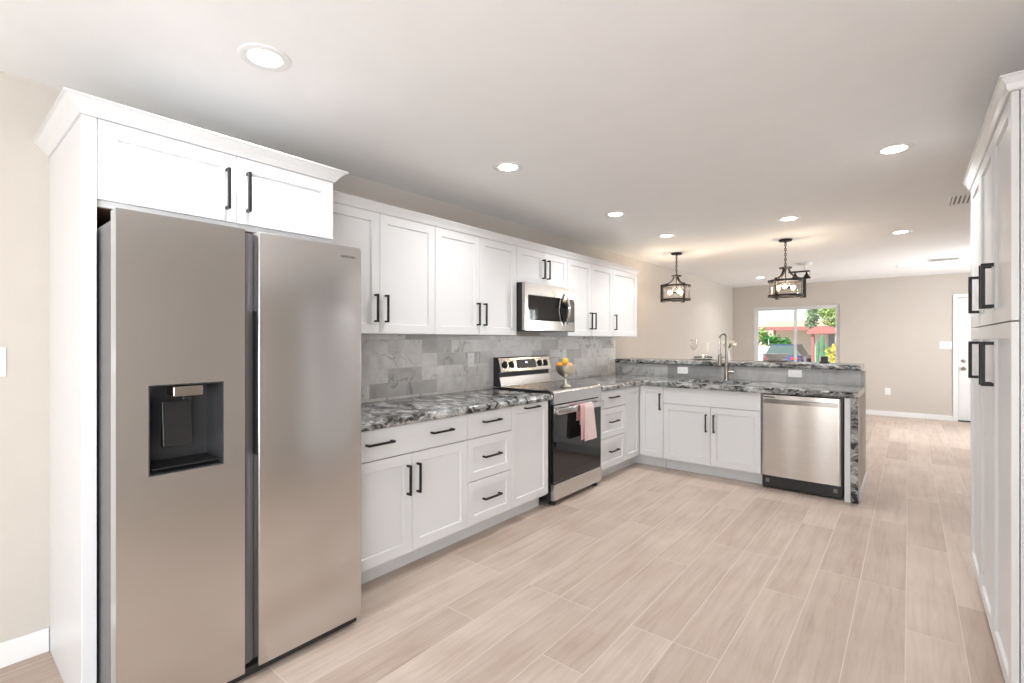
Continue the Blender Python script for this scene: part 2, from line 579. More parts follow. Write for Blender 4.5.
def tag(o, label, cat, group=None, kind=None):
    o['label'] = label
    o['category'] = cat
    if group: o['group'] = group
    if kind: o['kind'] = kind
    return o

def thing(name, label, cat, loc=(0, 0, 0), rotz=0.0, group=None):
    o = bpy.data.objects.new(name, None)
    o.empty_display_size = 0.05
    COL.objects.link(o)
    o.location = loc
    o.rotation_euler = (0, 0, rotz)
    return tag(o, label, cat, group)

def B():
    return bmesh.new()

def bx(name, mat, parent, *dims, bev=0.0, label=None):
    bm = B()
    add_box(bm, *dims, bev=bev)
    o = obj(name, bm, mat, parent)
    if label: o['label'] = label
    return o

# ------------------------------------------------------------------ dimensions (metres)
XW, XR, YB, YF = -2.811, 2.05, 10.576, -3.0        # left wall, living right wall, far wall, wall behind
ZC = 2.3815
XB, XU = -2.178, -2.486                           # front planes of base and wall cabinets
ZB, ZT = 0.838, 0.888                             # cabinet top, counter top
ZU, ZUT = 1.345, 2.076                             # wall cabinets
YP = 4.762                                        # front plane of the peninsula
YW = 5.44                                         # tiled face of the half wall
XE = -0.316                                       # end of the peninsula
XPAN = 0.259                                      # pantry door plane

# ------------------------------------------------------------------ setting
def struct(name, mat, label, cat, boxes, bev=0.0, parent=None):
    bm = B()
    for b_ in boxes:
        add_box(bm, *b_, bev=bev)
    o = obj(name, bm, mat, parent)
    if parent is None:
        tag(o, label, cat, kind='structure')
    return o

struct('floor', M['floor'], 'pale wood-look plank floor running toward the far wall', 'floor', [(XW - 0.2, XR + 0.2, YF - 0.2, YB + 0.15, -0.10, 0.0)])
struct('ceiling', M['ceil'], 'smooth off-white ceiling dotted with recessed lights', 'ceiling', [(XW - 0.2, XR + 0.2, YF - 0.2, YB + 0.15, ZC, ZC + 0.2)])
struct('wall_left', M['wall'], 'beige wall behind the long run of cabinets', 'wall', [(XW - 0.15, XW, YF - 0.15, YB + 0.15, 0, ZC)])
WX0, WX1, WZ0, WZ1 = -2.414, -0.978, 0.80, 1.957
DX0, DX1, DZ = 0.607, 1.50, 1.985
struct('wall_back', M['wall'], 'beige far wall with the sliding window and white door', 'wall', [
    (XW, WX0, YB, YB + 0.15, 0, ZC), (WX1, DX0 - 0.012, YB, YB + 0.15, 0, ZC), (DX1 + 0.012, XR, YB, YB + 0.15, 0, ZC),
    (WX0, WX1, YB, YB + 0.15, 0, WZ0), (WX0, WX1, YB, YB + 0.15, WZ1, ZC), (DX0 - 0.012, DX1 + 0.012, YB, YB + 0.15, DZ, ZC)])
struct('wall_right', M['wall'], 'beige wall behind the tall pantry cabinets', 'wall', [
    (0.90, 1.05, YF, -2.6, 0, ZC), (0.90, 1.05, -0.3, 3.74, 0, ZC), (0.90, 1.05, -2.6, -0.3, 0, 0.2), (0.90, 1.05, -2.6, -0.3, 2.3, ZC), (1.05, XR, 3.59, 3.74, 0, ZC),
    (XR, XR + 0.15, 3.59, 8.2, 0, ZC), (XR, XR + 0.15, 9.35, YB + 0.15, 0, ZC), (XR, XR + 0.15, 8.2, 9.35, 0, 0.90), (XR, XR + 0.15, 8.2, 9.35, 2.07, ZC)])
struct('wall_front', M['wall'], 'beige wall behind the camera', 'wall', [
    (XW, -1.0, YF - 0.15, YF, 0, ZC), (0.85, 1.05, YF - 0.15, YF, 0, ZC), (-1.0, 0.85, YF - 0.15, YF, 2.3, ZC), (-1.0, 0.85, YF - 0.15, YF, 0, 0.2)])
struct('wall_bar', M['wall'], 'half wall carrying the raised bar at the end of the kitchen', 'wall', [(XW + 0.001, XE, YW + 0.01, YW + 0.15, 0, 1.028)])
struct('wall_peninsula', M['wall'], 'narrow end wall closing the peninsula beside the dishwasher', 'wall', [(-0.366, XE, YP + 0.05, YW + 0.009, 0, ZB - 0.001)])
struct('baseboard_back', M['trimw'], 'white baseboard along the far wall', 'baseboard', [(XW + 0.014, DX0 - 0.066, YB - 0.014, YB - 0.0005, 0, 0.085)], bev=0.003)
struct('baseboard_left', M['trimw'], 'white baseboard on the left wall in front of the fridge panel', 'baseboard',
       [(XW + 0.0005, XW + 0.014, YF + 0.02, 0.350, 0, 0.10)], bev=0.003)
struct('baseboard_living', M['trimw'], 'white baseboard on the left wall beyond the bar', 'baseboard', [(XW + 0.0005, XW + 0.014, YW + 0.152, YB - 0.016, 0, 0.085)], bev=0.003)
struct('baseboard_bar', M['trimw'], 'white baseboard on the end face of the peninsula', 'baseboard', [(XE + 0.0005, XE + 0.013, YP + 0.052, YW + 0.15, 0, 0.085)], bev=0.003)
struct('trim_1', M['tile'], 'grey marble tile backsplash under the wall cabinets', 'backsplash', [(XW + 0.0005, XW + 0.009, 1.297, YW - 0.002, ZT + 0.001, ZU - 0.001)])
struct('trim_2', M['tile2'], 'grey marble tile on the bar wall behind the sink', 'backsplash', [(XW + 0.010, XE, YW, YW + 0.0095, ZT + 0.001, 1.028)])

# far window (sliding, two lights)
win = thing('window_1', 'white sliding window in the far wall looking onto the street', 'window', (WX0, YB, WZ0))
win['kind'] = 'structure'
W, H = WX1 - WX0, WZ1 - WZ0
bm = B()
for d in ((0.001, 0.04, 0.02, 0.10, 0.001, H - 0.001), (W - 0.04, W - 0.001, 0.02, 0.10, 0.001, H - 0.001), (0.04, W - 0.04, 0.02, 0.10, 0.001, 0.045), (0.04, W - 0.04, 0.02, 0.10, H - 0.04, H - 0.001)):
    add_box(bm, *d, bev=0.004)
obj('window_frame', bm, M['vinyl'], win)
mid = -1.693 - WX0
for (x0, x1, y0) in ((0.041, mid + 0.02, 0.065), (mid - 0.02, W - 0.041, 0.03)):
    bm = B()
    add_box(bm, x0, x0 + 0.03, y0, y0 + 0.03, 0.046, H - 0.041, bev=0.003)
    add_box(bm, x1 - 0.03, x1, y0, y0 + 0.03, 0.046, H - 0.041, bev=0.003)
    add_box(bm, x0 + 0.03, x1 - 0.03, y0, y0 + 0.03, 0.046, 0.076, bev=0.003)
    add_box(bm, x0 + 0.03, x1 - 0.03, y0, y0 + 0.03, H - 0.066, H - 0.041, bev=0.003)
    sash = obj('sash', bm, M['vinyl'], win)
    bx('pane', M['pane'], sash, x0 + 0.028, x1 - 0.028, y0 + 0.012, y0 + 0.017, 0.074, H - 0.064)
bx('window_sill', M['trimw'], win, 0.001, W - 0.001, -0.012, 0.02, 0.0005, 0.012, bev=0.002)

def plain_window(name, label, w, h, loc, rotz):
    t = thing(name, label, 'window', loc, rotz)
    t['kind'] = 'structure'
    bm = B()
    for d in ((0.002, 0.05, 0.02, 0.1, 0.002, h - 0.002), (w - 0.05, w - 0.002, 0.02, 0.1, 0.002, h - 0.002), (0.05, w - 0.05, 0.02, 0.1, 0.002, 0.05), (0.05, w - 0.05, 0.02, 0.1, h - 0.05, h - 0.002), (w / 2 - 0.03, w / 2 + 0.03, 0.02, 0.1, 0.05, h - 0.05)):
        add_box(bm, *d, bev=0.004)
    obj('window_frame', bm, M['vinyl'], t)
    for a, b_ in ((0.051, w / 2 - 0.031), (w / 2 + 0.031, w - 0.051)):
        bx('pane', M['pane'], t, a, b_, 0.05, 0.055, 0.051, h - 0.051)
plain_window('added_window_2', 'added unseen glazed opening behind the camera, made for the fill light', 1.85, 2.1, (0.85, YF, 0.2), pi)  # invented opening, placed to carry the rear fill light
plain_window('added_window_4', 'added unseen glazed opening in the right wall, made for the fill light', 2.3, 2.1, (0.90, -0.3, 0.2), -pi / 2)  # invented opening, placed for fill light onto the left run
plain_window('window_3', 'side window in the living room right wall', 1.15, 1.17, (XR, 9.35, 0.90), -pi / 2)

# entry door in the far wall
dr = thing('door_1', 'white entry door at the right end of the far wall', 'door', (DX0, YB, 0))
dr['kind'] = 'structure'
DW_ = DX1 - DX0
bm = B()
for d in ((-0.066, -0.006, -0.016, -0.0005, 0, DZ + 0.062), (DW_ + 0.006, DW_ + 0.066, -0.016, -0.0005, 0, DZ + 0.062), (-0.006, DW_ + 0.006, -0.016, -0.0005, DZ + 0.004, DZ + 0.062)):
    add_box(bm, *d, bev=0.003)
obj('door_casing', bm, M['trimw'], dr)
bm = B()
add_box(bm, 0.002, DW_ - 0.002, 0.03, 0.075, 0.02, DZ - 0.004, bev=0.002)
leaf = obj('door_leaf', bm, M['trimw'], dr)
bx('threshold', M['dark'], dr, -0.01, DW_ + 0.01, 0.005, 0.12, 0.0, 0.02)
for nm, z, r in (('deadbolt', 0.973, 0.026), ('door_knob', 0.849, 0.029)):
    bm = B()
    mt = Matrix.Translation((0.062, 0.03, z)) @ Matrix.Rotation(pi / 2, 4, 'X')
    if nm == 'deadbolt':
        add_lathe(bm, [(r, 0), (r, 0.012), (r * 0.8, 0.016), (r * 0.5, 0.02), (0, 0.02)], n=20, mat=mt)
    else:
        add_lathe(bm, [(r, 0), (r, 0.006), (0.011, 0.010), (0.011, 0.03), (0.024, 0.038), (0.028, 0.05), (0.022, 0.062), (0, 0.066)], n=20, mat=mt)
    obj(nm, bm, M['nickel'], leaf, smooth=True)

# ------------------------------------------------------------------ cabinet kit (local frame: x along the front, y into the cabinet, z up)
def shaker_bm(x0, x1, z0, z1, fw=0.055, rec=0.010, t=0.0195, y0=0.0):
    bm = B()
    g = 0.004                                         # slope of the inner edge
    def ring(a, b_, c, d, y):
        return [bm.verts.new(p) for p in ((a, y, c), (b_, y, c), (b_, y, d), (a, y, d))]
    e = 0.0018
    r_ = [ring(x0, x1, z0, z1, y0 + t), ring(x0, x1, z0, z1, y0 + e), ring(x0 + e, x1 - e, z0 + e, z1 - e, y0),
          ring(x0 + fw, x1 - fw, z0 + fw, z1 - fw, y0), ring(x0 + fw + g, x1 - fw - g, z0 + fw + g, z1 - fw - g, y0 + rec)]
    for A, C in zip(r_, r_[1:]):
        for i in range(4):
            bm.faces.new((A[i], A[(i + 1) % 4], C[(i + 1) % 4], C[i]))
    bm.faces.new(r_[0])
    bm.faces.new(r_[-1][::-1])
    return bm

def slab_front_bm(x0, x1, z0, z1, t=0.0195):
    bm = B()
    add_box(bm, x0, x1, 0.0, t, z0, z1, bev=0.0018, seg=1)
    return bm

def pull_bm(cx, cz, vertical, ln=0.168, st=0.036, th=0.0115):
    bm = B()
    h = ln / 2
    if vertical:
        add_box(bm, cx - th / 2, cx + th / 2, -st, -st + th, cz - h, cz + h, bev=0.0012)
        for s in (-1, 1):
            z = cz + s * (h - th / 2)
            add_box(bm, cx - th / 2, cx + th / 2, -st + th * 0.6, -0.0002, z - th / 2, z + th / 2, bev=0.001)
    else:
        add_box(bm, cx - h, cx + h, -st, -st + th, cz - th / 2, cz + th / 2, bev=0.0012)
        for s in (-1, 1):
            x = cx + s * (h - th / 2)
            add_box(bm, x - th / 2, x + th / 2, -st + th * 0.6, -0.0002, cz - th / 2, cz + th / 2, bev=0.001)
    return bm

def front(parent, kind, x0, x1, z0, z1, pulls=(), slab=False):
    bm = slab_front_bm(x0, x1, z0, z1) if slab else shaker_bm(x0, x1, z0, z1)
    d = obj(kind, bm, M['white'], parent)
    for p in pulls:
        obj('pull', pull_bm(*p), M['black'], d)
    return d

G = 0.0015                                           # half gap between fronts
def base_cabinet(label, loc, rotz, w, fronts, toe=True, side_fill=0.0, depth=0.628):
    t = thing('base_cabinet', label, 'cabinet', loc, rotz)
    bx('body', M['white'], t, 0.0006, w - 0.0006, 0.0205, depth, 0.1, ZB - 0.0008)
    if toe:
        bx('toe_kick', M['white'], t, 0.0006, w - 0.0006, 0.091, 0.105, 0.0, 0.0995)
    for f in fronts:
        front(t, *f)
    return t

def dr3(w, x0=0.0):
    """a three-drawer stack: flat top front, two shaker fronts below"""
    c = x0 + (w - x0) / 2
    a, b_ = x0 + G, w - G
    return [('drawer', a, b_, 0.6735, 0.834, [(c, 0.769, False)], True),
            ('drawer', a, b_, 0.3965, 0.6685, [(c, 0.540, False)], False),
            ('drawer', a, b_, 0.115, 0.3915, [(c, 0.263, False)], False)]

R90 = pi / 2
# left run, from the refrigerator toward the corner (local x = world y)
y0 = 1.326
w1 = 2.215 - y0
m1 = 1.771 - y0
base_cabinet('white base cabinet beside the refrigerator with one wide drawer over two doors', (XB, y0, 0), R90, w1, [
    ('drawer', G, w1 - G, 0.6735, 0.834, [(1.547 - y0, 0.761, False), (1.989 - y0, 0.763, False)], True),
    ('door', G, m1 - G, 0.115, 0.6685, [(m1 - 0.035, 0.525, True)]),
    ('door', m1 + G, w1 - G, 0.115, 0.6685, [(m1 + 0.035, 0.525, True)])])
base_cabinet('white three-drawer base cabinet left of the range', (XB, 2.215, 0), R90, 0.445, dr3(0.445))
w3 = 3.108 - 2.66
base_cabinet('white pull-out base cabinet with one tall door right against the range', (XB, 2.66, 0), R90, w3,
             [('door', G, w3 - G, 0.115, 0.834, [(0.224, 0.810, False)])])
w4 = 4.438 - 3.915
base_cabinet('white three-drawer base cabinet right of the range near the corner', (XB, 3.915, 0), R90, w4, dr3(w4))

# corner cabinet: an L with two door leaves meeting at the inside corner
cc = thing('corner_cabinet', 'white corner base cabinet with two door leaves meeting at the inside corner', 'cabinet', (XB, YP, 0))
bm = B()
add_prism(bm, [(-0.628, -0.322), (-0.0205, -0.322), (-0.0205, 0.0205), (0.250, 0.0205), (0.250, 0.628), (-0.628, 0.628)], 0.1, ZB - 0.0008, 2)
obj('body', bm, M['white'], cc)
bm = B()
add_prism(bm, [(-0.105, -0.322), (-0.091, -0.322), (-0.091, 0.091), (0.250, 0.091), (0.250, 0.105), (-0.105, 0.105)], 0.0, 0.0995, 2)
obj('toe_kick', bm, M['white'], cc)
bm = shaker_bm(-0.322 + G, -0.002, 0.115, 0.834)
bm.transform(Matrix.Rotation(R90, 4, 'Z'))
obj('door', bm, M['white'], cc)
d = obj('door', shaker_bm(0.004, 0.251, 0.115, 0.834), M['white'], cc)
obj('pull', pull_bm(0.224, 0.684, True), M['black'], d)

# sink cabinet
sx0, sx1 = -1.925, -1.027
ws = sx1 - sx0
ms = -1.465 - sx0
base_cabinet('white sink base cabinet with plain panel over two doors left of the dishwasher', (sx0, YP, 0), 0.0, ws, [
    ('false_front', G, ws - G, 0.6735, 0.834, [], True),
    ('door', G, ms - G, 0.115, 0.6685, [(ms - 0.036, 0.516, True)]),
    ('door', ms + G, ws - G, 0.115, 0.6685, [(ms + 0.036, 0.516, True)])], depth=0.09)
# (the sink basin hangs behind the front rail, so the case is open at the back: side panels only)
sc = [o for o in COL.objects if o.type == 'EMPTY' and o.get('label', '').startswith('white sink base')][0]
bx('side_panel', M['white'], sc, 0.0006, 0.016, 0.0906, 0.66, 0.1, ZB - 0.0008)
bx('side_panel', M['white'], sc, ws - 0.016, ws - 0.0006, 0.0906, 0.66, 0.1, ZB - 0.0008)

bx_end = thing('end_panel', 'narrow white filler panel between dishwasher and granite edge', 'panel', (-0.4085, YP, 0))
bx('panel', M['white'], bx_end, 0.0, 0.040, -0.012, 0.66, 0.0, ZB - 0.001, bev=0.001)

# wall cabinets on the left run
def wall_cabinet(label, y0, y1, splits, z0, pulls, z1=ZUT):
    w = y1 - y0
    t = thing('wall_cabinet', label, 'cabinet', (XU, y0, 0), R90)
    bx('body', M['white'], t, 0.0006, w - 0.0006, 0.0205, -XW + XU - 0.001, z0, z1)
    xs = [0.0] + [s - y0 for s in splits] + [w]
    for i in range(len(xs) - 1):
        front(t, 'door', xs[i] + G, xs[i + 1] - G, z0 + 0.002, z1 - 0.0003, [pulls[i]] if pulls[i] else [])
    return t
zc_ = 1.499
def P2(m, y0, z=zc_):
    return [(m - y0 - 0.037, z, True), (m - y0 + 0.037, z, True)]
wall_cabinet('leftmost white two-door wall cabinet, touching the cabinet over the refrigerator', 1.331, 2.217, [1.774], ZU, P2(1.776, 1.331))
wall_cabinet('white two-door wall cabinet touching the left side of the microwave', 2.219, 3.100, [2.660], ZU, P2(2.666, 2.219))
wall_cabinet('short white two-door wall cabinet directly above the microwave', 3.102, 3.862, [3.482], 1.783, P2(3.495, 3.102, 1.925))
wall_cabinet('white two-door wall cabinet touching the right side of the microwave', 3.864, 4.764, [4.300], ZU, P2(4.31, 3.864))
wall_cabinet('white single-door wall cabinet at the far end of the row', 4.766, 5.364, [], ZU, [(0.03, zc_, True)])

def crown_profile(d, h):
    """cove crown: (out, up) pairs from the cabinet face"""
    return [(0.0, 0.0), (0.006, 0.0), (0.010, h * 0.12), (d * 0.45, h * 0.45), (d * 0.80, h * 0.80), (d * 0.86, h * 0.86), (d, h * 0.88), (d, h), (-0.02, h), (-0.02, 0.0)]

def crown_path(bm, path, out, prof, z):
    """sweep a crown profile along plan points; out = mitre direction at each point"""
    rings = []
    for (px, py), (ox, oy) in zip(path, out):
        rings.append([bm.verts.new((px + ox * o_, py + oy * o_, z + u_)) for o_, u_ in prof])
    n = len(prof)
    for A, C in zip(rings, rings[1:]):
        for i in range(n):
            bm.faces.new((A[i], A[(i + 1) % n], C[(i + 1) % n], C[i]))
    bm.faces.new(rings[0])
    bm.faces.new(rings[-1][::-1])

cm = thing('crown_moulding', 'long white crown moulding along the tops of the wall cabinets', 'moulding', (XU, 1.33, ZUT))
bm = B()
crown_path(bm, [(0, 0.002), (0, 5.366 - 1.33), (XW - XU + 0.003, 5.366 - 1.33)], [(1, 0), (1, 1), (0, 1)], crown_profile(0.042, 0.052), 0.0005)
obj('moulding', bm, M['white'], cm)

# over-fridge cabinet with its crown and the tall side panel
fc = thing('fridge_cabinet', 'white two-door cabinet bridging over the refrigerator', 'cabinet', (XB, 0.394, 0), R90)
fw_ = 1.284 - 0.394
fd = XB - XW - 0.001
bx('body', M['white'], fc, 0.0006, fw_, 0.0205, fd, 1.775, 2.0765)
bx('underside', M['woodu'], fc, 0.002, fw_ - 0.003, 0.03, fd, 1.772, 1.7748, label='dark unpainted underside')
mm = 0.845 - 0.394
front(fc, 'door', 0.0006, mm - G, 1.797, 2.0755, [(mm - 0.040, 1.928, True)])
front(fc, 'door', mm + G, fw_, 1.797, 2.0755, [(mm + 0.040, 1.932, True)])
bm = B()
pr = crown_profile(0.052, 0.052)
crown_path(bm, [(-0.042, fd), (-0.042, 0.0), (fw_, 0.0), (fw_, fd - 0.33)], [(-1, 0), (-1, -1), (1, -1), (1, 0)], pr, 2.0770)
obj('crown_moulding', bm, M['white'], fc)
tp = thing('tall_panel', 'tall white end panel on the left side of the refrigerator', 'panel', (XB, 0.352, 0), R90)
bx('panel', M['white'], tp, 0.0, 0.0405, 0.0, fd, 0.0, 2.0765, bev=0.002)

# pantry cabinets on the right (local x = -world y, so rotate by -90)
def pantry(label, ynear, yfar, ndoors, pulls_at):
    w = yfar - ynear
    t = thing('pantry_cabinet', label, 'cabinet', (XPAN, yfar, 0), -R90)
    bx('body', M['white'], t, 0.0006, w - 0.0006, 0.0225, 0.635, 0.10, 2.127)
    bx('toe_kick', M['white'], t, 0.0006, w - 0.0006, 0.07, 0.085, 0.0, 0.0995)
    n = ndoors
    for i in range(n):
        a, b_ = w * i / n + G, w * (i + 1) / n - G
        for z0, z1, zp in ((0.107, 1.3675, 1.212), (1.3725, 2.1262, 1.525)):
            px = pulls_at[i]
            front(t, 'door', a, b_, z0, z1, [(a + 0.033 if px < 0 else b_ - 0.033, zp, True, 0.178, 0.038, 0.013)])
    return t
pantry('wide tall white pantry cabinet with paired doors at the right edge of the room', 2.285, 3.199, 2, [1, -1])
pantry('narrow tall white pantry cabinet at the far end, next to the wide one', 3.201, 3.658, 1, [1])
pc = thing('crown_moulding', 'short white crown moulding on top of the tall pantry cabinets', 'moulding', (XPAN, 2.285, 2.127))
bm = B()
crown_path(bm, [(0.62, 0.0), (0.0, 0.0), (0.0, 3.658 - 2.285), (0.62, 3.658 - 2.285)], [(0, -1), (-1, -1), (-1, 1), (0, 1)], crown_profile(0.030, 0.050), 0.0006)
obj('moulding', bm, M['white'], pc)

# ------------------------------------------------------------------ granite counters
def slab_grid(bm, xs, ys, keep, z0, z1, round_edge, r=0.018, seg=4):
    """flat slab from grid cells; edges for which round_edge(p, q) is true get a rounded nose"""
    V = {}
    def v(i, j, k):
        if (i, j, k) not in V:
            V[(i, j, k)] = bm.verts.new((xs[i], ys[j], (z0, z1)[k]))
        return V[(i, j, k)]
    cells = {(i, j) for i in range(len(xs) - 1) for j in range(len(ys) - 1) if keep((xs[i] + xs[i + 1]) / 2, (ys[j] + ys[j + 1]) / 2)}
    for i, j in cells:
        bm.faces.new((v(i, j, 1), v(i + 1, j, 1), v(i + 1, j + 1, 1), v(i, j + 1, 1)))
        bm.faces.new((v(i, j, 0), v(i, j + 1, 0), v(i + 1, j + 1, 0), v(i + 1, j, 0)))
        for (di, dj, a, b_) in ((-1, 0, (i, j), (i, j + 1)), (1, 0, (i + 1, j), (i + 1, j + 1)), (0, -1, (i, j), (i + 1, j)), (0, 1, (i, j + 1), (i + 1, j + 1))):
            if (i + di, j + dj) not in cells:
                bm.faces.new((v(*a, 0), v(*b_, 0), v(*b_, 1), v(*a, 1)))
    es = [e for e in bm.edges if abs(e.verts[0].co.z - e.verts[1].co.z) < 1e-6 and round_edge(e.verts[0].co, e.verts[1].co)]
    bmesh.ops.bevel(bm, geom=es, offset=r, segments=seg, profile=0.5, affect='EDGES', clamp_overlap=True)

XCF = XB + 0.033
ct = thing('countertop', 'black and white granite countertop between refrigerator and range', 'countertop', (0, 0, 0))
bm = B()
slab_grid(bm, [XW + 0.001, XCF], [1.297, 3.126], lambda x, y: True, ZB, ZT, lambda p, q: (p.x > XCF - 1e-4 and q.x > XCF - 1e-4) or (p.y > 3.125 and q.y > 3.125), r=0.021)
obj('slab', bm, M['granite'], ct, smooth=True)

SX0, SX1, SY0, SY1 = -1.86, -1.20, 4.87, 5.265
YCF = YP - 0.033
ct2 = thing('countertop', 'granite countertop wrapping from range to corner and along the sink peninsula', 'countertop', (0, 0, 0))
bm = B()
slab_grid(bm, [XW + 0.001, XCF, SX0, SX1, XE], [3.928, YCF, SY0, SY1, YW - 0.001],
          lambda x, y: (x < XCF or y > YCF) and not (SX0 < x < SX1 and SY0 < y < SY1), ZB, ZT,
          lambda p, q: (abs(p.x - XCF) < 1e-4 and abs(q.x - XCF) < 1e-4 and max(p.y, q.y) < YCF + 1e-4) or (abs(p.y - YCF) < 1e-4 and abs(q.y - YCF) < 1e-4 and min(p.x, q.x) > XCF - 1e-4), r=0.021)
obj('slab', bm, M['granite'], ct2, smooth=True)
bm = B()
add_box(bm, -0.367, XE, YCF + 0.004, YP + 0.048, 0.0, ZB - 0.0005, bev=0.006, seg=3)
obj('waterfall_leg', bm, M['granite'], ct2)

# sink
sk = thing('sink', 'undermount sink basin set into the peninsula counter', 'sink', (SX0, SY0, 0.62))
sw, sd = SX1 - SX0, SY1 - SY0
bm = B()
zt, t_ = ZB - 0.62 - 0.001, 0.012
o_, i_ = [], []
def rr(x0, x1, y0, y1, z, r=0.05, k=5):
    pts = []
    for cx, cy, a0 in ((x1 - r, y1 - r, 0), (x0 + r, y1 - r, pi / 2), (x0 + r, y0 + r, pi), (x1 - r, y0 + r, 1.5 * pi)):
        for i in range(k + 1):
            a = a0 + pi / 2 * i / k
            pts.append(bm.verts.new((cx + r * cos(a), cy + r * sin(a), z)))
    return pts
rs = [rr(-0.006, sw + 0.006, -0.006, sd + 0.006, 0.0), rr(-0.006, sw + 0.006, -0.006, sd + 0.006, zt), rr(0.004, sw - 0.004, 0.004, sd - 0.004, zt), rr(0.010, sw - 0.010, 0.010, sd - 0.010, t_)]
for A, C in zip(rs, rs[1:]):
    for i in range(len(A)):
        bm.faces.new((A[i], A[(i + 1) % len(A)], C[(i + 1) % len(A)], C[i]))
bm.faces.new(rs[0][::-1])
bm.faces.new(rs[-1])
obj('basin', bm, M['steel_x'], sk)
bm = B()
add_lathe(bm, [(0.045, t_ + 0.0005), (0.045, t_ + 0.004), (0.03, t_ + 0.003), (0.0, t_ + 0.001)], sw / 2, sd / 2, 0, n=24)
obj('drain', bm, M['chrome'], sk, smooth=True)

# faucet
FX, FY = -1.480, 5.345
fa = thing('faucet', 'tall brushed nickel spring faucet behind the sink', 'faucet', (FX, FY, ZT + 0.0005))
bm = B()
add_lathe(bm, [(0.028, 0), (0.028, 0.006), (0.022, 0.012), (0.0215, 0.03), (0.0215, 0.16), (0.019, 0.165), (0.016, 0.17), (0.016, 0.19)], n=24)
obj('base', bm, M['nickel'], fa, smooth=True)
bm = B()
dvx, dvy = -0.82, -0.57
path = [(0, 0, 0.185), (0, 0, 0.30), (0, 0, 0.440)]
R_ = 0.034
for i in range(1, 13):
    a = pi * i / 12
    path.append((dvx * R_ * (1 - cos(a)), dvy * R_ * (1 - cos(a)), 0.440 + R_ * 1.35 * sin(a)))
obj_path = list(path)
add_tube(bm, path, 0.013, n=14)
obj('spout', bm, M['nickel'], fa, smooth=True)
bm = B()
ex, ey = dvx * R_ * 2, dvy * R_ * 2
hel = []
for i in range(0, 161):
    a = 2 * pi * i / 10
    hel.append((ex + 0.0115 * cos(a), ey + 0.0115 * sin(a), 0.440 - 0.170 * i / 160))
add_tube(bm, hel, 0.0024, n=5)
add_tube(bm, [(ex, ey, 0.442), (ex, ey, 0.26)], 0.0065, n=10)
obj('spring_hose', bm, M['chrome'], fa, smooth=True)
bm = B()
add_lathe(bm, [(0.011, 0.275), (0.018, 0.268), (0.019, 0.20), (0.020, 0.17), (0.022, 0.155), (0.018, 0.150), (0.0, 0.151)], ex, ey, 0, n=20)
obj('spray_head', bm, M['nickel'], fa, smooth=True)
bm = B()
add_tube(bm, [(0, 0, 0.235), (ex * 0.5, ey * 0.5, 0.24), (ex, ey, 0.235)], 0.0045, n=8)
obj('holder_arm', bm, M['nickel'], fa, smooth=True)
bm = B()
add_tube(bm, [(0.012, 0.0, 0.085), (0.075, 0.004, 0.085)], 0.0155, n=16)
add_tube(bm, [(0.066, 0.003, 0.09), (0.072, 0.0, 0.13), (0.078, -0.004, 0.165)], [0.005, 0.0045, 0.004], n=8)
obj('lever', bm, M['nickel'], fa, smooth=True)

# raised bar
bm = B()
slab_grid(bm, [XW + 0.012, -0.345], [YW - 0.02, 5.90], lambda x, y: True, 1.030, 1.078, lambda p, q: p.y < YW and q.y < YW, r=0.014)
tag(obj('bar_countertop', bm, M['granite'], None, smooth=True), 'raised granite bar top on the half wall behind the sink', 'countertop')

# ------------------------------------------------------------------ refrigerator
FXD = -1.95                                        # door face
fr = thing('refrigerator', 'stainless side-by-side refrigerator with water dispenser', 'refrigerator', (FXD, 0.398, 0), R90)
FW = 1.292 - 0.398
# left (freezer) door with a rectangular opening for the dispenser
dz0, dz1 = 0.043, 1.728
dx0, dx1 = 0.483 - 0.398, 0.711 - 0.398
qz0, qz1 = 0.853, 1.156
wl_ = 0.785 - 0.398
def panel_with_hole(xa, xb, ya, yb_, za, zb_, bev, seg):
    bm = B()
    xs = [xa, dx0, dx1, xb]
    zs = [za, qz0, qz1, zb_]
    V = {}
    def v(i, k, s):
        if (i, k, s) not in V:
            V[(i, k, s)] = bm.verts.new((xs[i], (ya, yb_)[s], zs[k]))
        return V[(i, k, s)]
    for i in range(3):
        for k in range(3):
            if not (i == 1 and k == 1):
                bm.faces.new((v(i, k, 0), v(i + 1, k, 0), v(i + 1, k + 1, 0), v(i, k + 1, 0)))
                bm.faces.new((v(i, k, 1), v(i, k + 1, 1), v(i + 1, k + 1, 1), v(i + 1, k, 1)))
    for i in range(3):
        for k in (0, 3):
            bm.faces.new((v(i, k, 0), v(i, k, 1), v(i + 1, k, 1), v(i + 1, k, 0)))
            bm.faces.new((v(k, i, 0), v(k, i + 1, 0), v(k, i + 1, 1), v(k, i, 1)))
    for a, b_ in (((1, 1), (2, 1)), ((2, 1), (2, 2)), ((2, 2), (1, 2)), ((1, 2), (1, 1))):
        bm.faces.new((v(*a, 0), v(*b_, 0), v(*b_, 1), v(*a, 1)))
    es = [e for e in bm.edges if len(e.link_faces) == 2 and e.calc_face_angle(0) > 1.0 and
          all(abs(vv.co.x - xa) < 1e-5 or abs(vv.co.x - xb) < 1e-5 or abs(vv.co.z - za) < 1e-5 or abs(vv.co.z - zb_) < 1e-5 for vv in e.verts)]
    bmesh.ops.bevel(bm, geom=es, offset=bev, segments=seg, profile=0.5, affect='EDGES')
    return bm
obj('case', panel_with_hole(0.003, FW - 0.003, 0.085, 0.80, 0.045, 1.700, 0.004, 1), M['fbody'], fr)
obj('gasket', panel_with_hole(0.012, FW - 0.012, 0.066, 0.0845, 0.06, 1.69, 0.001, 1), M['blackp'], fr)
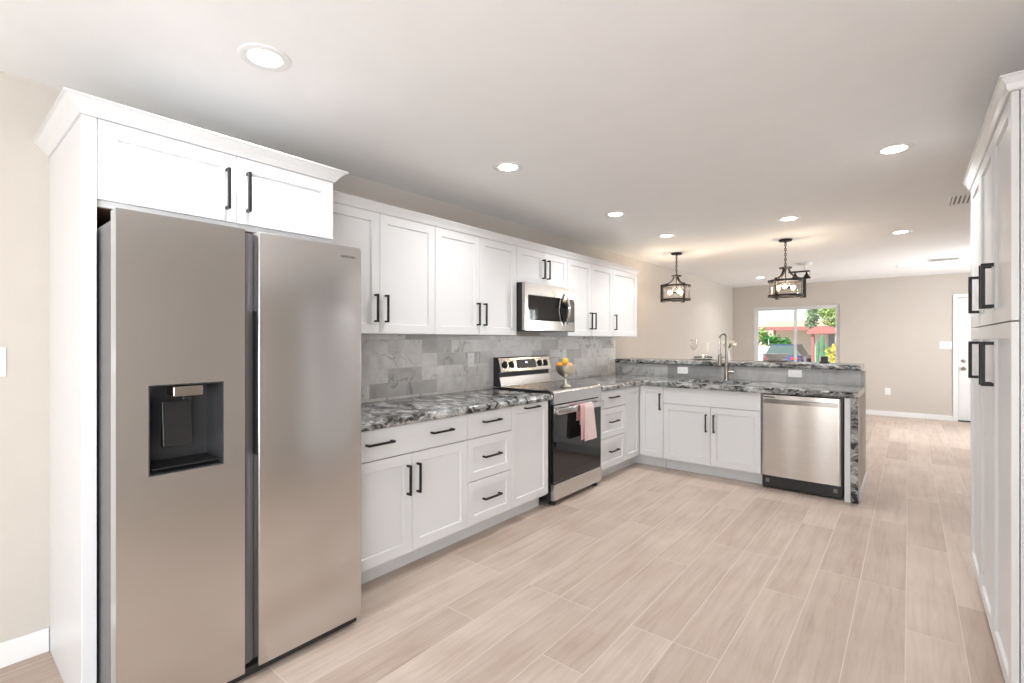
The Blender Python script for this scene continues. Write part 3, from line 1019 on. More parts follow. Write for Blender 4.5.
fdoor = obj('freezer_door', panel_with_hole(0.0, wl_, 0.0, 0.065, dz0, dz1, 0.010, 3), M['steel_y'], fr, smooth=True)
# dispenser: niche, trim, chute, paddle, tray
bm = B()
t1 = 0.003
xo0, xo1, zo0, zo1, yb = dx0 + 0.0005, dx1 - 0.0005, qz0 + 0.0005, qz1 - 0.0005, 0.150
def nring(a, b_, c, d_, y):
    return [bm.verts.new(p) for p in ((a, y, c), (b_, y, c), (b_, y, d_), (a, y, d_))]
rs = [nring(xo0, xo1, zo0, zo1, yb), nring(xo0, xo1, zo0, zo1, -0.0012), nring(xo0 + t1, xo1 - t1, zo0 + t1, zo1 - t1, -0.0012), nring(xo0 + 0.006, xo1 - 0.006, zo0 + 0.016, zo1 - 0.004, yb - 0.006)]
for A, C in zip(rs, rs[1:]):
    for i in range(4):
        bm.faces.new((A[i], A[(i + 1) % 4], C[(i + 1) % 4], C[i]))
bm.faces.new(rs[0]); bm.faces.new(rs[-1][::-1])
niche = obj('dispenser', bm, M['nicheg'], fdoor)
niche['label'] = 'dark recessed water and ice dispenser'
xc = 0.600 - 0.398
bx('chute', M['nickel'], niche, xc - 0.046, xc + 0.046, 0.004, 0.080, 1.112, 1.147, bev=0.004)
bx('nozzle', M['blackp'], niche, xc - 0.012, xc + 0.012, 0.018, 0.040, 1.098, 1.1115, bev=0.002)
bm = B()
add_prism(bm, [(0.050, 1.093), (0.060, 1.093), (0.066, 0.940), (0.040, 0.932), (0.036, 0.942)], xc - 0.066, xc + 0.022, 0, bev=0.002)
obj('paddle', bm, M['blackp'], niche)
bx('drip_tray', M['blackp'], niche, dx0 + 0.012, dx1 - 0.012, 0.004, 0.140, qz0 + 0.017, qz0 + 0.022, bev=0.002)
# right door, with the recessed grip along its left edge
xr0 = 0.835 - 0.398
bm = B()
add_box(bm, xr0, FW, 0.0, 0.065, dz0, dz1, bev=0.005, seg=3)
rdoor = obj('fridge_door', bm, M['steel_y'], fr, smooth=True)
bm = B()
add_prism(bm, [(wl_ + 0.006, 0.040), (wl_ + 0.016, 0.034), (wl_ + 0.030, 0.036), (xr0 - 0.0005, 0.048), (xr0 - 0.0005, 0.064), (wl_ + 0.006, 0.064)], dz0 + 0.012, dz1 - 0.006, 2)
obj('grip_channel', bm, M['fbody'], rdoor, smooth=True)
bx('grip_pocket', M['blackp'], rdoor, xr0 - 0.0035, xr0 + 0.004, 0.007, 0.046, 0.862, 1.42, bev=0.001)
for x in (0.02, FW - 0.09):
    bm = B()
    add_prism(bm, [(0.012, 1.7285), (0.055, 1.7285), (0.07, 1.722), (0.16, 1.722), (0.175, 1.7005), (0.09, 1.7005), (0.0855, 1.727), (0.012, 1.727)], x, x + 0.07, 0)
    obj('hinge_cover', bm, M['fbody'], fr)
for x in (0.06, FW - 0.06):
    for y in (0.11, 0.74):
        bm = B()
        add_lathe(bm, [(0.020, 0.0), (0.022, 0.01), (0.012, 0.014), (0.012, 0.0448)], x, y, 0, n=16)
        obj('foot', bm, M['blackp'], fr, smooth=True)
bx('kick_grille', M['blackp'], fr, 0.012, FW - 0.012, 0.024, 0.064, 0.012, 0.0425)

def text_mesh(name, body, size, mat, parent, matrix, extrude=0.0004):
    cu = bpy.data.curves.new(name, 'FONT')
    cu.body = body
    cu.size = size
    cu.extrude = extrude
    cu.align_x = 'CENTER'
    cu.align_y = 'CENTER'
    tmp = bpy.data.objects.new(name, cu)
    COL.objects.link(tmp)
    dg = bpy.context.evaluated_depsgraph_get()
    dg.update()
    me = bpy.data.meshes.new_from_object(tmp.evaluated_get(dg))
    bpy.data.objects.remove(tmp)
    bpy.data.curves.remove(cu)
    me.transform(matrix)
    me.materials.clear()
    me.materials.append(mat)
    o = bpy.data.objects.new(name, me)
    COL.objects.link(o)
    o.parent = parent
    return o
text_mesh('brand_mark', 'SAMSUNG', 0.0165, M['fbody'], rdoor, Matrix.Translation((FW - 0.068, -0.0006, 1.680)) @ Matrix.Rotation(pi / 2, 4, 'X'))

# ------------------------------------------------------------------ range
RX = -2.158
ra = thing('range', 'freestanding stainless electric range with glass oven door', 'range', (RX, 3.152, 0), R90)
RW = 0.758
rd = RX - XW - 0.012
bg0 = rd - 0.072
bx('case', M['blackp'], ra, 0.0, RW, 0.030, rd, 0.035, 0.890, bev=0.002)
bm = B()
add_box(bm, 0.0, RW, 0.028, bg0 - 0.0125, 0.8905, 0.9045, bev=0.003)
obj('cooktop', bm, M['ceran'], ra)
bm = B()
for cx, cy, r in ((0.20, 0.20, 0.105), (0.56, 0.20, 0.085), (0.20, 0.45, 0.075), (0.56, 0.45, 0.105)):
    bm = B()
    add_lathe(bm, [(r, 0.9046), (r, 0.9049), (r - 0.002, 0.9049), (r - 0.002, 0.9046)], cx, cy, 0, n=40, caps=False)
    obj('burner_ring', bm, M['dark'], ra)

bm = B()
add_prism(bm, [(-0.004, 0.800), (-0.004, 0.892), (0.006, 0.9035), (0.0275, 0.9055), (0.0295, 0.800)], 0.001, RW - 0.001, 0, bev=0.002)
obj('front_rail', bm, M['steel_y'], ra)
# oven door
od = obj('oven_door', (lambda b: (add_box(b, 0.003, RW - 0.003, 0.0, 0.0290, 0.182, 0.790, bev=0.004), b)[1])(B()), M['bglass'], ra)
od['label'] = 'black glass oven door'
bx('door_band', M['steel_y'], od, 0.002, RW - 0.002, -0.0045, -0.0002, 0.728, 0.7905, bev=0.0015, label='stainless band across the top of the door')
bm = B()
add_box(bm, 0.004, RW - 0.030, -0.046, -0.030, 0.722, 0.770, bev=0.004, seg=2)
for x in (0.03, RW - 0.03):
    add_box(bm, x - 0.018, x + 0.018, -0.0315, -0.0046, 0.727, 0.759, bev=0.004)
obj('handle', bm, M['steel_y'], od, smooth=True)
bx('drawer', M['steel_y'], ra, 0.002, RW - 0.002, -0.004, 0.0290, 0.042, 0.170, bev=0.003)
bx('drawer_lip', M['blackp'], ra, 0.004, RW - 0.004, 0.003, 0.0290, 0.1705, 0.1815)
for x in (0.045, RW - 0.045):
    for y in (0.045, rd - 0.05):
        bm = B()
        add_lathe(bm, [(0.028, 0.0), (0.030, 0.008), (0.022, 0.018), (0.016, 0.0345)], x, y, 0, n=18)
        obj('foot', bm, M['blackp'], ra, smooth=True)
# backguard
GS = 0.014                                         # the guard sits a little right of the body
bm = B()
add_prism(bm, [(bg0 - 0.012, 0.9048), (bg0 + 0.006, 0.985), (bg0 + 0.020, 0.990), (bg0 + 0.018, 1.022), (bg0 - 0.012, 1.030), (bg0 + 0.020, 1.148), (bg0 + 0.034, 1.156), (rd - 0.001, 1.156), (rd - 0.001, 0.9048)], GS, RW + GS, 0)
obj('backguard', bm, M['blackp'], ra)
def tilt_plate(bm, x0, x1, pa, pb, off, t=0.002):
    (ya, za), (yb_, zb_) = pa, pb
    n = Vector((0, -(zb_ - za), (yb_ - ya))).normalized()
    a, b_ = Vector((0, ya, za)) + n * off, Vector((0, yb_, zb_)) + n * off
    vs_ = []
    for q in (0, t):
        for p, x in ((a, x0), (a, x1), (b_, x1), (b_, x0)):
            vs_.append(bm.verts.new((x, p.y + n.y * q, p.z + n.z * q)))
    for f in ((0, 3, 2, 1), (4, 5, 6, 7), (0, 1, 5, 4), (1, 2, 6, 5), (2, 3, 7, 6), (3, 0, 4, 7)):
        bm.faces.new([vs_[i] for i in f])
pa, pb = (bg0 - 0.012, 1.030), (bg0 + 0.020, 1.148)
def on(fr_):
    return (pa[0] + (pb[0] - pa[0]) * fr_, pa[1] + (pb[1] - pa[1]) * fr_)
bm = B(); tilt_plate(bm, GS + 0.004, RW + GS - 0.002, pa, pb, 0.0003)
panel = obj('control_panel', bm, M['steel_m'], ra)
bm = B(); tilt_plate(bm, GS + 0.235, GS + 0.525, on(0.20), on(0.86), 0.0026, 0.0012)
disp = obj('display', bm, M['blackp'], panel)
bm = B(); tilt_plate(bm, GS + 0.366, GS + 0.396, on(0.56), on(0.68), 0.0040, 0.0004)
obj('glyph', bm, M['led'], disp)
nrm = Vector((0, -(pb[1] - pa[1]), pb[0] - pa[0])).normalized()
for x in (GS + 0.075, GS + 0.165, GS + 0.590, GS + 0.680):
    c = on(0.5)
    q = nrm.to_track_quat('Z', 'Y').to_matrix().to_4x4()
    mt = Matrix.Translation(Vector((x, c[0], c[1])) + nrm * 0.0026) @ q
    bm = B()
    add_lathe(bm, [(0.032, 0.0), (0.032, 0.003), (0.028, 0.005), (0.026, 0.018), (0.023, 0.021), (0.0, 0.021)], n=24, mat=mt)
    kn = obj('knob', bm, M['blackp'], panel, smooth=True)
    bm = B()
    vs_ = add_box(bm, -0.007, 0.007, -0.024, 0.024, 0.0212, 0.034, bev=0.002)
    bm.transform(mt)
    obj('knob_grip', bm, M['chrome'], kn)
bm = B(); tilt_plate(bm, GS + 0.004, RW + GS - 0.002, (bg0 - 0.012, 0.9055), (bg0 + 0.006, 0.984), 0.0003)
obj('lower_plate', bm, M['steel_m'], ra)

# towel over the oven handle (world coordinates)
tw = thing('dish_towel', 'pink cotton dish towel folded over the oven door handle', 'towel', (RX + 0.048, 3.575, 0.7495))
def towel_bm(ya, yb_, za, zb_, zback, xo, flare, ph):
    """sheet draped over a bar: x is out from the oven, profile runs back-bottom, over, front-bottom"""
    prof = [(-0.022, zback), (-0.022, -0.01), (-0.0215, 0.012), (-0.0155, 0.0245), (-0.005, 0.0275), (0.004, 0.0255), (0.0095, 0.016)]
    N = 12
    for i in range(N + 1):
        prof.append((0.011 + xo, 0.0 + (zb_ - 0.0) * i / N))
    bm = B()
    cols = 14
    rows = []
    for j, (x, z) in enumerate(prof):
        row = []
        f = max(0.0, -z) / 0.30
        for k in range(cols + 1):
            u = k / cols
            y = ya + (yb_ - ya) * u + flare * f * (u - 0.35)
            dx = 0.0045 * f * sin(u * 9.0 + ph) * (1 if x > 0 else 0) + 0.012 * f * (1 if x > 0 else 0)
            row.append(bm.verts.new((x + dx, y, z)))
        rows.append(row)
    fs = []
    for A, C in zip(rows, rows[1:]):
        for k in range(cols):
            fs.append(bm.faces.new((A[k], A[k + 1], C[k + 1], C[k])))
    bmesh.ops.recalc_face_normals(bm, faces=bm.faces[:])
    bmesh.ops.solidify(bm, geom=bm.faces[:], thickness=-0.0025)
    return bm
obj('back_fold', towel_bm(-0.122, -0.030, 0, -0.262, -0.11, 0.0, 0.02, 0.6), M['pinkd'], tw, smooth=True)['label'] = 'rose coloured under layer of the towel'
obj('front_fold', towel_bm(-0.062, 0.082, 0, -0.280, -0.15, 0.006, 0.075, 2.2), M['pink'], tw, smooth=True)['label'] = 'pale pink outer layer of the towel'

# fruit compote
CX, CY, CZ = -2.295, 3.535, 0.9052
fb = thing('fruit_bowl', 'footed silver compote bowl standing on the cooktop', 'bowl', (CX, CY, CZ))
bm = B()
add_lathe(bm, [(0.0, 0.0), (0.052, 0.0), (0.053, 0.004), (0.040, 0.012), (0.018, 0.020), (0.011, 0.032), (0.013, 0.045), (0.010, 0.055), (0.012, 0.068), (0.020, 0.074), (0.050, 0.085), (0.076, 0.105), (0.090, 0.132), (0.094, 0.158), (0.0955, 0.160), (0.0935, 0.161),
               (0.091, 0.157), (0.086, 0.133), (0.072, 0.109), (0.046, 0.090), (0.0, 0.083)], n=40, caps=False)
for v in bm.verts:
    v.co.x *= 0.93; v.co.y *= 0.93; v.co.z *= 1.15
obj('bowl', bm, M['silver'], fb, smooth=True)
fruits = [('orange', 'orange resting at the left of the silver bowl', M['orange'], (-0.034, -0.036, 0.184), 0.033),
          ('yellow_fruit', 'yellow fruit on top of the pile in the silver bowl', M['lemon'], (-0.002, -0.004, 0.220), 0.031),
          ('peach', 'peach in the middle of the silver bowl facing the room', M['peach'], (0.038, 0.005, 0.178), 0.034),
          ('lemon', 'pale yellow fruit at the right of the silver bowl', M['lemon'], (-0.009, 0.045, 0.176), 0.030),]
for nm, lb, mt, p, r in fruits:
    t = thing(nm, lb, 'fruit', (CX + p[0], CY + p[1], CZ + p[2]), 0, 'fruit in the silver bowl')
    bm = B()
    add_ball(bm, (0, 0, 0), r, 3, (1, 1, 0.93))
    obj('flesh', bm, mt, t, smooth=True)
    bm = B()
    add_lathe(bm, [(0.0035, r * 0.90), (0.003, r * 0.99), (0.0, r * 1.0)], n=8)
    obj('stem', bm, M['stemg'], t)

# ------------------------------------------------------------------ microwave
MX = -2.405
mw = thing('microwave', 'stainless over-the-range microwave under the short wall cabinet', 'microwave', (MX, 3.106, 1.385), R90)
MWW, MH = 0.752, 0.396
bx('case', M['blackp'], mw, 0.0, MWW, 0.030, -XW + MX - 0.0105, 0.0, MH - 0.002, bev=0.003)
bm = B()
z0, z1 = 0.004, MH - 0.004
f0, f1 = 0.085, 0.295                              # glass opening
xs = [0.0, 0.040, MWW - 0.012, MWW]
zs = [z0, f0, f1, z1]
for i in range(3):
    for k in range(3):
        if i == 1 and k == 1: continue
        add_box(bm, xs[i], xs[i + 1], 0.0, 0.0295, zs[k], zs[k + 1])
bmesh.ops.remove_doubles(bm, verts=bm.verts[:], dist=1e-5)
mdoor = obj('door', bm, M['steel_m'], mw)
bx('door_glass', M['bglass'], mdoor, 0.0402, MWW - 0.0122, 0.003, 0.029, f0 + 0.0002, f1 - 0.0002)
bx('control_strip', M['blackp'], mw, 0.640, MWW - 0.014, 0.001, 0.0028, f0 + 0.002, f1 - 0.002)
bm = B()
hp = []
for i in range(15):
    u = i / 14
    hp.append((0.585 + 0.004 * sin(pi * u), -0.006 - 0.038 * sin(pi * u) ** 0.8, 0.045 + 0.30 * u))
add_ribbon(bm, hp, 0.032, 0.014, (1, 0, 0))
bmesh.ops.bevel(bm, geom=bm.edges[:], offset=0.002, segments=1, affect='EDGES')
obj('handle', bm, M['chrome'], mdoor, smooth=True)
bx('grease_filter', M['dark'], mw, 0.06, MWW - 0.06, 0.06, 0.30, -0.004, -0.0003)
bx('vent_lip', M['blackp'], mw, 0.004, MWW - 0.004, 0.001, 0.0295, -0.004, 0.0036)

# ------------------------------------------------------------------ dishwasher
dwx = -1.018
dw = thing('dishwasher', 'stainless dishwasher at the right end of the peninsula', 'dishwasher', (dwx, YP, 0))
DWW = 0.598
bx('tub', M['blackp'], dw, 0.004, DWW - 0.001, 0.03, 0.60, 0.02, ZB - 0.003)
bm = B()
# gently bowed steel face
N = 60
poly = [(0.003, 0.029)]
for i in range(N + 1):
    u = i / N
    poly.append((0.003 + (DWW - 0.014) * u, -0.016 - 0.006 * sin(pi * u) ** 0.5 + 0.0011 * sin(u * 15.0 + 0.6) if 0 < i < N else -0.012))
poly.append((DWW - 0.011, 0.029))
add_prism(bm, poly, 0.118, 0.826, 2)
ddoor = obj('door', bm, M['steel_x'], dw, smooth=True)
bm = B()
hp = []
for i in range(21):
    u = i / 20
    hp.append((0.022 + (DWW - 0.055) * u, -0.046 - 0.012 * sin(pi * u), 0.772))
add_ribbon(bm, hp, 0.030, 0.012, (0, 0, 1))
for x in (0.036, DWW - 0.047):
    add_box(bm, x - 0.012, x + 0.012, -0.044, -0.0165, 0.760, 0.784)
bmesh.ops.bevel(bm, geom=bm.edges[:], offset=0.0025, segments=2, affect='EDGES')
obj('handle', bm, M['handle'], ddoor, smooth=True)
bx('vent', M['dark'], ddoor, 0.018, 0.105, -0.0235, -0.017, 0.803, 0.812)
bx('kick_plate', M['blackp'], dw, 0.003, DWW - 0.004, -0.004, 0.0295, 0.012, 0.115, bev=0.003)
for x in (0.045, DWW - 0.05):
    bx('kick_badge', M['fbody'], dw, x - 0.014, x + 0.014, -0.0055, -0.0042, 0.055, 0.088)
for x in (0.05, DWW - 0.06):
    bm = B()
    add_lathe(bm, [(0.018, 0.0), (0.018, 0.006), (0.008, 0.008), (0.008, 0.0198)], x, 0.08, 0, n=14)
    obj('foot', bm, M['blackp'], dw)

# ------------------------------------------------------------------ outlets and switches
def outlet(label, loc, rotz, w, h, style):
    """plate in local x-z, facing -y"""
    t = thing('wall_switch' if style == 'switch' else 'outlet', label, 'switch' if style == 'switch' else 'outlet', loc, rotz)
    bm = B()
    add_box(bm, -w / 2, w / 2, -0.006, -0.0005, -h / 2, h / 2, bev=0.002)
    obj('cover_plate', bm, M['plate'], t)
    if style == 'outlet_h':
        for s in (-1, 1):
            bx('socket', M['plate'], t, s * 0.028 - 0.019, s * 0.028 + 0.019, -0.008, -0.0062, -0.017, 0.017, bev=0.001)
            bm = B()
            for z in (-0.007, 0.007):
                add_box(bm, s * 0.028 - 0.006, s * 0.028 + 0.003, -0.0085, -0.0081, z - 0.0012, z + 0.0012)
            obj('slots', bm, M['slot'], t)
    elif style == 'outlet_v':
        for s in (-1, 1):
            bx('socket', M['plate'], t, -0.017, 0.017, -0.008, -0.0062, s * 0.024 - 0.017, s * 0.024 + 0.017, bev=0.001)
            bm = B()
            for x in (-0.007, 0.007):
                add_box(bm, x - 0.0012, x + 0.0012, -0.0085, -0.0081, s * 0.024 - 0.004, s * 0.024 + 0.007)
            obj('slots', bm, M['slot'], t)
    else:
        n = max(1, round(w / 0.05) - (1 if w > 0.06 else 0))
        for i in range(n):
            x = (i - (n - 1) / 2) * 0.045
            bm = B()
            add_box(bm, x - 0.016, x + 0.016, -0.009, -0.0062, -0.033, 0.033, bev=0.001)
            obj('rocker', bm, M['plate'], t)
    return t
outlet('white outlet on the backsplash left of the range', (XW + 0.009, 2.885, 1.143), R90, 0.078, 0.115, 'outlet_v')
outlet('white outlet on the backsplash behind the fruit bowl', (XW + 0.009, 4.285, 1.150), R90, 0.078, 0.115, 'outlet_v')
outlet('white outlet on the bar tile left of the faucet', (-1.973, YW, 0.968), 0, 0.115, 0.074, 'outlet_h')
outlet('white outlet on the bar tile above the dishwasher', (-0.868, YW, 0.980), 0, 0.118, 0.074, 'outlet_h')
outlet('white outlet low on the far wall', (-0.291, YB, 0.425), 0, 0.078, 0.118, 'outlet_v')
sw1 = outlet('white triple light switch on the far wall beside the door', (0.454, YB, 1.224), 0, 0.150, 0.118, 'switch')
bx('indicator', M['red_led'], sw1, 0.050, 0.060, -0.0098, -0.0092, -0.028, -0.018, label='small red indicator light')
outlet('white light switch at the left edge on the left wall', (XW, 0.186, 1.219), R90, 0.076, 0.116, 'switch')

# ------------------------------------------------------------------ ceiling: downlights, vents
def downlight(label, x, y, first=[None]):
    t = thing('recessed_light', label, 'ceiling light', (x, y, ZC), 0, 'recessed ceiling lights')
    if first[0] is None:
        bm = B()
        add_lathe(bm, [(0.0585, -0.0005), (0.0595, -0.004), (0.080, -0.006), (0.090, -0.004), (0.092, -0.0005)], n=40, caps=False)
        a = obj('trim_ring', bm, M['plate'], t, smooth=True)
        bm = B()
        add_lathe(bm, [(0.0, -0.003), (0.058, -0.003), (0.058, -0.0008), (0.0, -0.0008)], n=32, caps=False)
        b_ = obj('diffuser', bm, M['diff'], t)
        first[0] = (a, b_)
    else:
        for s in first[0]:
            c = s.copy()
            COL.objects.link(c)
            c.parent = t
    d = bpy.data.lights.new('downlight_lamp', 'AREA')
    d.shape = 'DISK'
    d.size = 0.12
    d.spread = radians(140)
    d.energy = DOWNLIGHT_W
    d.color = (0.98, 0.985, 1.0)
    l = bpy.data.objects.new('downlight_lamp', d)
    l.location = (0, 0, -0.008)
    COL.objects.link(l)
    l.parent = t
    return t
for lb, x, y in (('recessed ceiling light above the refrigerator, largest in view', -1.897, 0.836),
                 ('recessed ceiling light second in the left row, above the drawers', -1.93, 2.319),
                 ('recessed ceiling light third in the left row, in front of the microwave', -1.94, 3.764),
                 ('recessed ceiling light fourth in the left row, above the kitchen corner', -1.933, 4.869),
                 ('recessed ceiling light on the right, close to the pantry cabinets', -0.068, 3.475),
                 ('recessed ceiling light just in front of the right pendant', -0.825, 4.874),
                 ('recessed ceiling light behind the bar on the right side', -0.07, 6.184),
                 ('small recessed ceiling light near the far wall on the right', -0.063, 8.992),
                 ('small recessed ceiling light near the far wall left of the window', -1.988, 9.151)):
    downlight(lb, x, y)

def vent(label, x0, x1, y0, y1, along):
    t = thing('ceiling_vent', label, 'vent', (x0, y0, ZC))
    w, h = x1 - x0, y1 - y0
    bm = B()
    f = 0.018
    for d in ((0, w, 0, f), (0, w, h - f, h), (0, f, f, h - f), (w - f, w, f, h - f)):
        add_box(bm, d[0], d[1], d[2], d[3], -0.008, -0.0005, bev=0.001)
    obj('frame', bm, M['plate'], t)
    bx('opening', M['grille'], t, f, w - f, f, h - f, -0.002, -0.0007)
    n = int((w if along == 'y' else h) / 0.028)
    for i in range(n):
        bm = B()
        if along == 'y':
            x = f + (w - 2 * f) * (i + 0.5) / n
            add_prism(bm, [(x - 0.006, -0.0025), (x + 0.006, -0.0075), (x + 0.007, -0.0068), (x - 0.005, -0.0022)], f, h - f, 1)
        else:
            y = f + (h - 2 * f) * (i + 0.5) / n
            add_prism(bm, [(y - 0.006, -0.0025), (y + 0.006, -0.0075), (y + 0.007, -0.0068), (y - 0.005, -0.0022)], f, w - f, 0)
        obj('slat', bm, M['plate'], t)
vent('white ceiling vent near the far wall', 0.20, 0.52, 8.50, 8.76, 'y')
vent('white ceiling vent just above the pantry cabinets', 0.225, 0.52, 4.86, 5.20, 'y')

# ------------------------------------------------------------------ pendants
def pendant(label, x, y, r, ztop, zbot, zhub, a0, lit):
    t = thing('pendant_light', label, 'pendant light', (x, y, ZC), 0, 'pendant lanterns over the bar')
    zt, zb, zh = ztop - ZC, zbot - ZC, zhub - ZC
    bm = B()
    add_lathe(bm, [(0.0, -0.0005), (0.062, -0.0005), (0.064, -0.012), (0.058, -0.020), (0.012, -0.024), (0.008, -0.040), (0.0, -0.041)], n=28, caps=False)
    obj('canopy', bm, M['iron'], t, smooth=True)
    # chain of oval links
    bm = B()
    z = -0.040
    k = 0
    ln = 0.030
    while z - ln > zh + 0.012:
        pts = []
        for i in range(12):
            a = 2 * pi * i / 12
            u, w = 0.010 * cos(a), 0.0165 * sin(a)
            pts.append((u if k % 2 == 0 else 0.0, 0.0 if k % 2 == 0 else u, z - 0.0145 + w))
        add_tube(bm, pts, 0.0034, n=6, closed=True)
        z -= 0.0265
        k += 1
    add_tube(bm, [(0.002, 0.002, -0.035), (-0.002, 0.001, zh * 0.6), (0.001, -0.001, zh)], 0.0020, n=6)
    obj('chain', bm, M['iron'], t, smooth=True)
    bm = B()
    add_lathe(bm, [(0.0, zh + 0.022), (0.010, zh + 0.02), (0.012, zh + 0.006), (0.060, zh + 0.004), (0.063, zh - 0.004), (0.058, zh - 0.010), (0.010, zh - 0.012), (0.008, zh - 0.03), (0.0, zh - 0.031)], n=28, caps=False)
    obj('hub_plate', bm, M['iron'], t, smooth=True)
    for nm, z in (('top_ring', zt), ('bottom_ring', zb + 0.02)):
        bm = B()
        add_lathe(bm, [(r - 0.006, z - 0.011), (r, z - 0.011), (r, z + 0.011), (r - 0.006, z + 0.011), (r - 0.006, z - 0.011)], n=44, caps=False)
        obj(nm, bm, M['iron'], t, smooth=True)
    for i in range(3):
        a = a0 + 2 * pi * i / 3
        ca, sa = cos(a), sin(a)
        side = (-sa, ca, 0)
        bm = B()
        R0 = r + 0.006
        add_ribbon(bm, [(R0 * ca, R0 * sa, zt + 0.022), (R0 * ca, R0 * sa, zb - 0.006)], 0.012, 0.030, side)
        add_ribbon(bm, [((R0 + 0.004) * ca, (R0 + 0.004) * sa, zb - 0.003), ((R0 - 0.04) * ca, (R0 - 0.04) * sa, zb - 0.006)], 0.026, 0.007, side)
        add_ribbon(bm, [((R0 + 0.004) * ca, (R0 + 0.004) * sa, zt + 0.020), ((R0 - 0.035) * ca, (R0 - 0.035) * sa, zt + 0.020)], 0.026, 0.007, side)
        obj('upright', bm, M['iron'], t)
        bm = B()
        pts = []
        for j in range(11):
            u = j / 10
            rad = 0.030 + (R0 - 0.055) * (1 - cos(u * pi / 2)) ** 1.0 + 0.02 * u
            zz = zh - 0.010 + (zt + 0.020 - zh + 0.010) * sin(u * pi / 2)
            pts.append((rad * ca, rad * sa, zz))
        add_ribbon(bm, pts, 0.020, 0.016, side)
        obj('arm', bm, M['iron'], t, smooth=True)
    bm = B()
    rg = r - 0.012
    add_lathe(bm, [(rg, zb + 0.012), (rg, zt - 0.004), (rg - 0.003, zt - 0.004), (rg - 0.003, zb + 0.012), (rg, zb + 0.012)], n=40, caps=False)
    obj('glass_shade', bm, M['amber'], t, smooth=True)
    # lamp cluster on a centre stem
    bm = B()
    zc = (zt + zb) / 2 + 0.022
    add_tube(bm, [(0, 0, zh - 0.02), (0, 0, zc - 0.012)], 0.006, n=10)
    add_ball(bm, (0, 0, zc), 0.016, 2)
    stem = obj('lamp_stem', bm, M['iron'], t, smooth=True)
    for i in range(3):
        a = a0 + 2 * pi * i / 3 + lit
        dv = Vector((cos(a), sin(a), 0.0))
        q = dv.to_track_quat('Z', 'Y').to_matrix().to_4x4()
        mt = Matrix.Translation((0, 0, zc)) @ q
        bm = B()
        add_lathe(bm, [(0.008, 0.01), (0.014, 0.020), (0.014, 0.048), (0.010, 0.050)], n=16, mat=mt)
        so = obj('socket', bm, M['iron'], stem, smooth=True)
        bm = B()
        add_lathe(bm, [(0.009, 0.050), (0.010, 0.056), (0.017, 0.066), (0.021, 0.080), (0.019, 0.092), (0.011, 0.100), (0.0, 0.103)], n=20, mat=mt)
        obj('bulb', bm, M['bulb'], so, smooth=True)
    d = bpy.data.lights.new('pendant_lamp', 'POINT')
    d.energy = PENDANT_W
    d.color = (1.0, 0.80, 0.60)
    d.shadow_soft_size = 0.05
    l = bpy.data.objects.new('pendant_lamp', d)
    l.location = (0, 0, zc + 0.05)
    COL.objects.link(l)
    l.parent = t
    return t
pendant('dark iron glass lantern pendant on a chain, left over the bar', -2.228, 5.93, 0.168, 1.972, 1.785, 2.100, pi + radians(20.7), 1.9)
pendant('dark iron glass lantern pendant on a chain, right over the bar', -1.027, 5.87, 0.168, 1.938, 1.760, 2.080, radians(9.9), 0.45)

# small fan-light fixture beyond the right pendant
cf = thing('ceiling_fixture', 'small dark ceiling fixture with pull chain beyond the right pendant', 'ceiling light', (-1.13, 7.83, ZC))
bm = B()
add_lathe(bm, [(0.0, -0.0005), (0.085, -0.0005), (0.088, -0.02), (0.06, -0.035), (0.014, -0.04), (0.014, -0.105), (0.0, -0.106)], n=28, caps=False)
obj('canopy', bm, M['plate'], cf, smooth=True)
bm = B()
add_box(bm, -0.20, 0.06, -0.035, 0.035, -0.125, -0.106, bev=0.006)
obj('crossbar', bm, M['iron'], cf)
for x in (-0.12, 0.02):
    bm = B()
    add_lathe(bm, [(0.010, -0.126), (0.014, -0.150), (0.035, -0.185), (0.045, -0.215), (0.042, -0.216), (0.030, -0.187), (0.0, -0.155)], x, 0, 0, n=20, caps=False)
    obj('lamp_shade', bm, M['iron'], cf, smooth=True)
bm = B()
add_tube(bm, [(0.055, 0, -0.115), (0.062, 0, -0.19), (0.062, 0, -0.205)], 0.0025, n=6)
add_ball(bm, (0.062, 0, -0.212), 0.010, 2)
obj('pull_chain', bm, M['iron'], cf)

# ------------------------------------------------------------------ things on the bar
ZBAR = 1.0785
def wine_glass(label, x, y, s=1.0):
    t = thing('wine_glass', label, 'wine glass', (x, y, ZBAR), 0, 'wine glasses on the bar')
    bm = B()
    add_lathe(bm, [(0.0, 0.0), (0.034 * s, 0.0), (0.034 * s, 0.002), (0.010, 0.006), (0.004, 0.014), (0.0035, 0.095 * s), (0.006, 0.102 * s), (0.0, 0.104 * s)], n=24, caps=False)
    obj('stem', bm, M['wineglass'], t, smooth=True)
    bm = B()
    add_lathe(bm, [(0.004, 0.103 * s), (0.020, 0.110 * s), (0.036, 0.135 * s), (0.042, 0.165 * s), (0.041, 0.195 * s), (0.036, 0.228 * s), (0.035, 0.228 * s), (0.040, 0.195 * s), (0.041, 0.165 * s), (0.035, 0.136 * s), (0.019, 0.112 * s), (0.0, 0.106 * s)], n=28, caps=False)
    obj('goblet', bm, M['wineglass'], t, smooth=True)
wine_glass('wine glass on the left half of the bar beside the plate setting', -1.973, 5.80, 1.06)
wine_glass('wine glass on the bar in front of the window', -1.218, 5.84, 1.06)

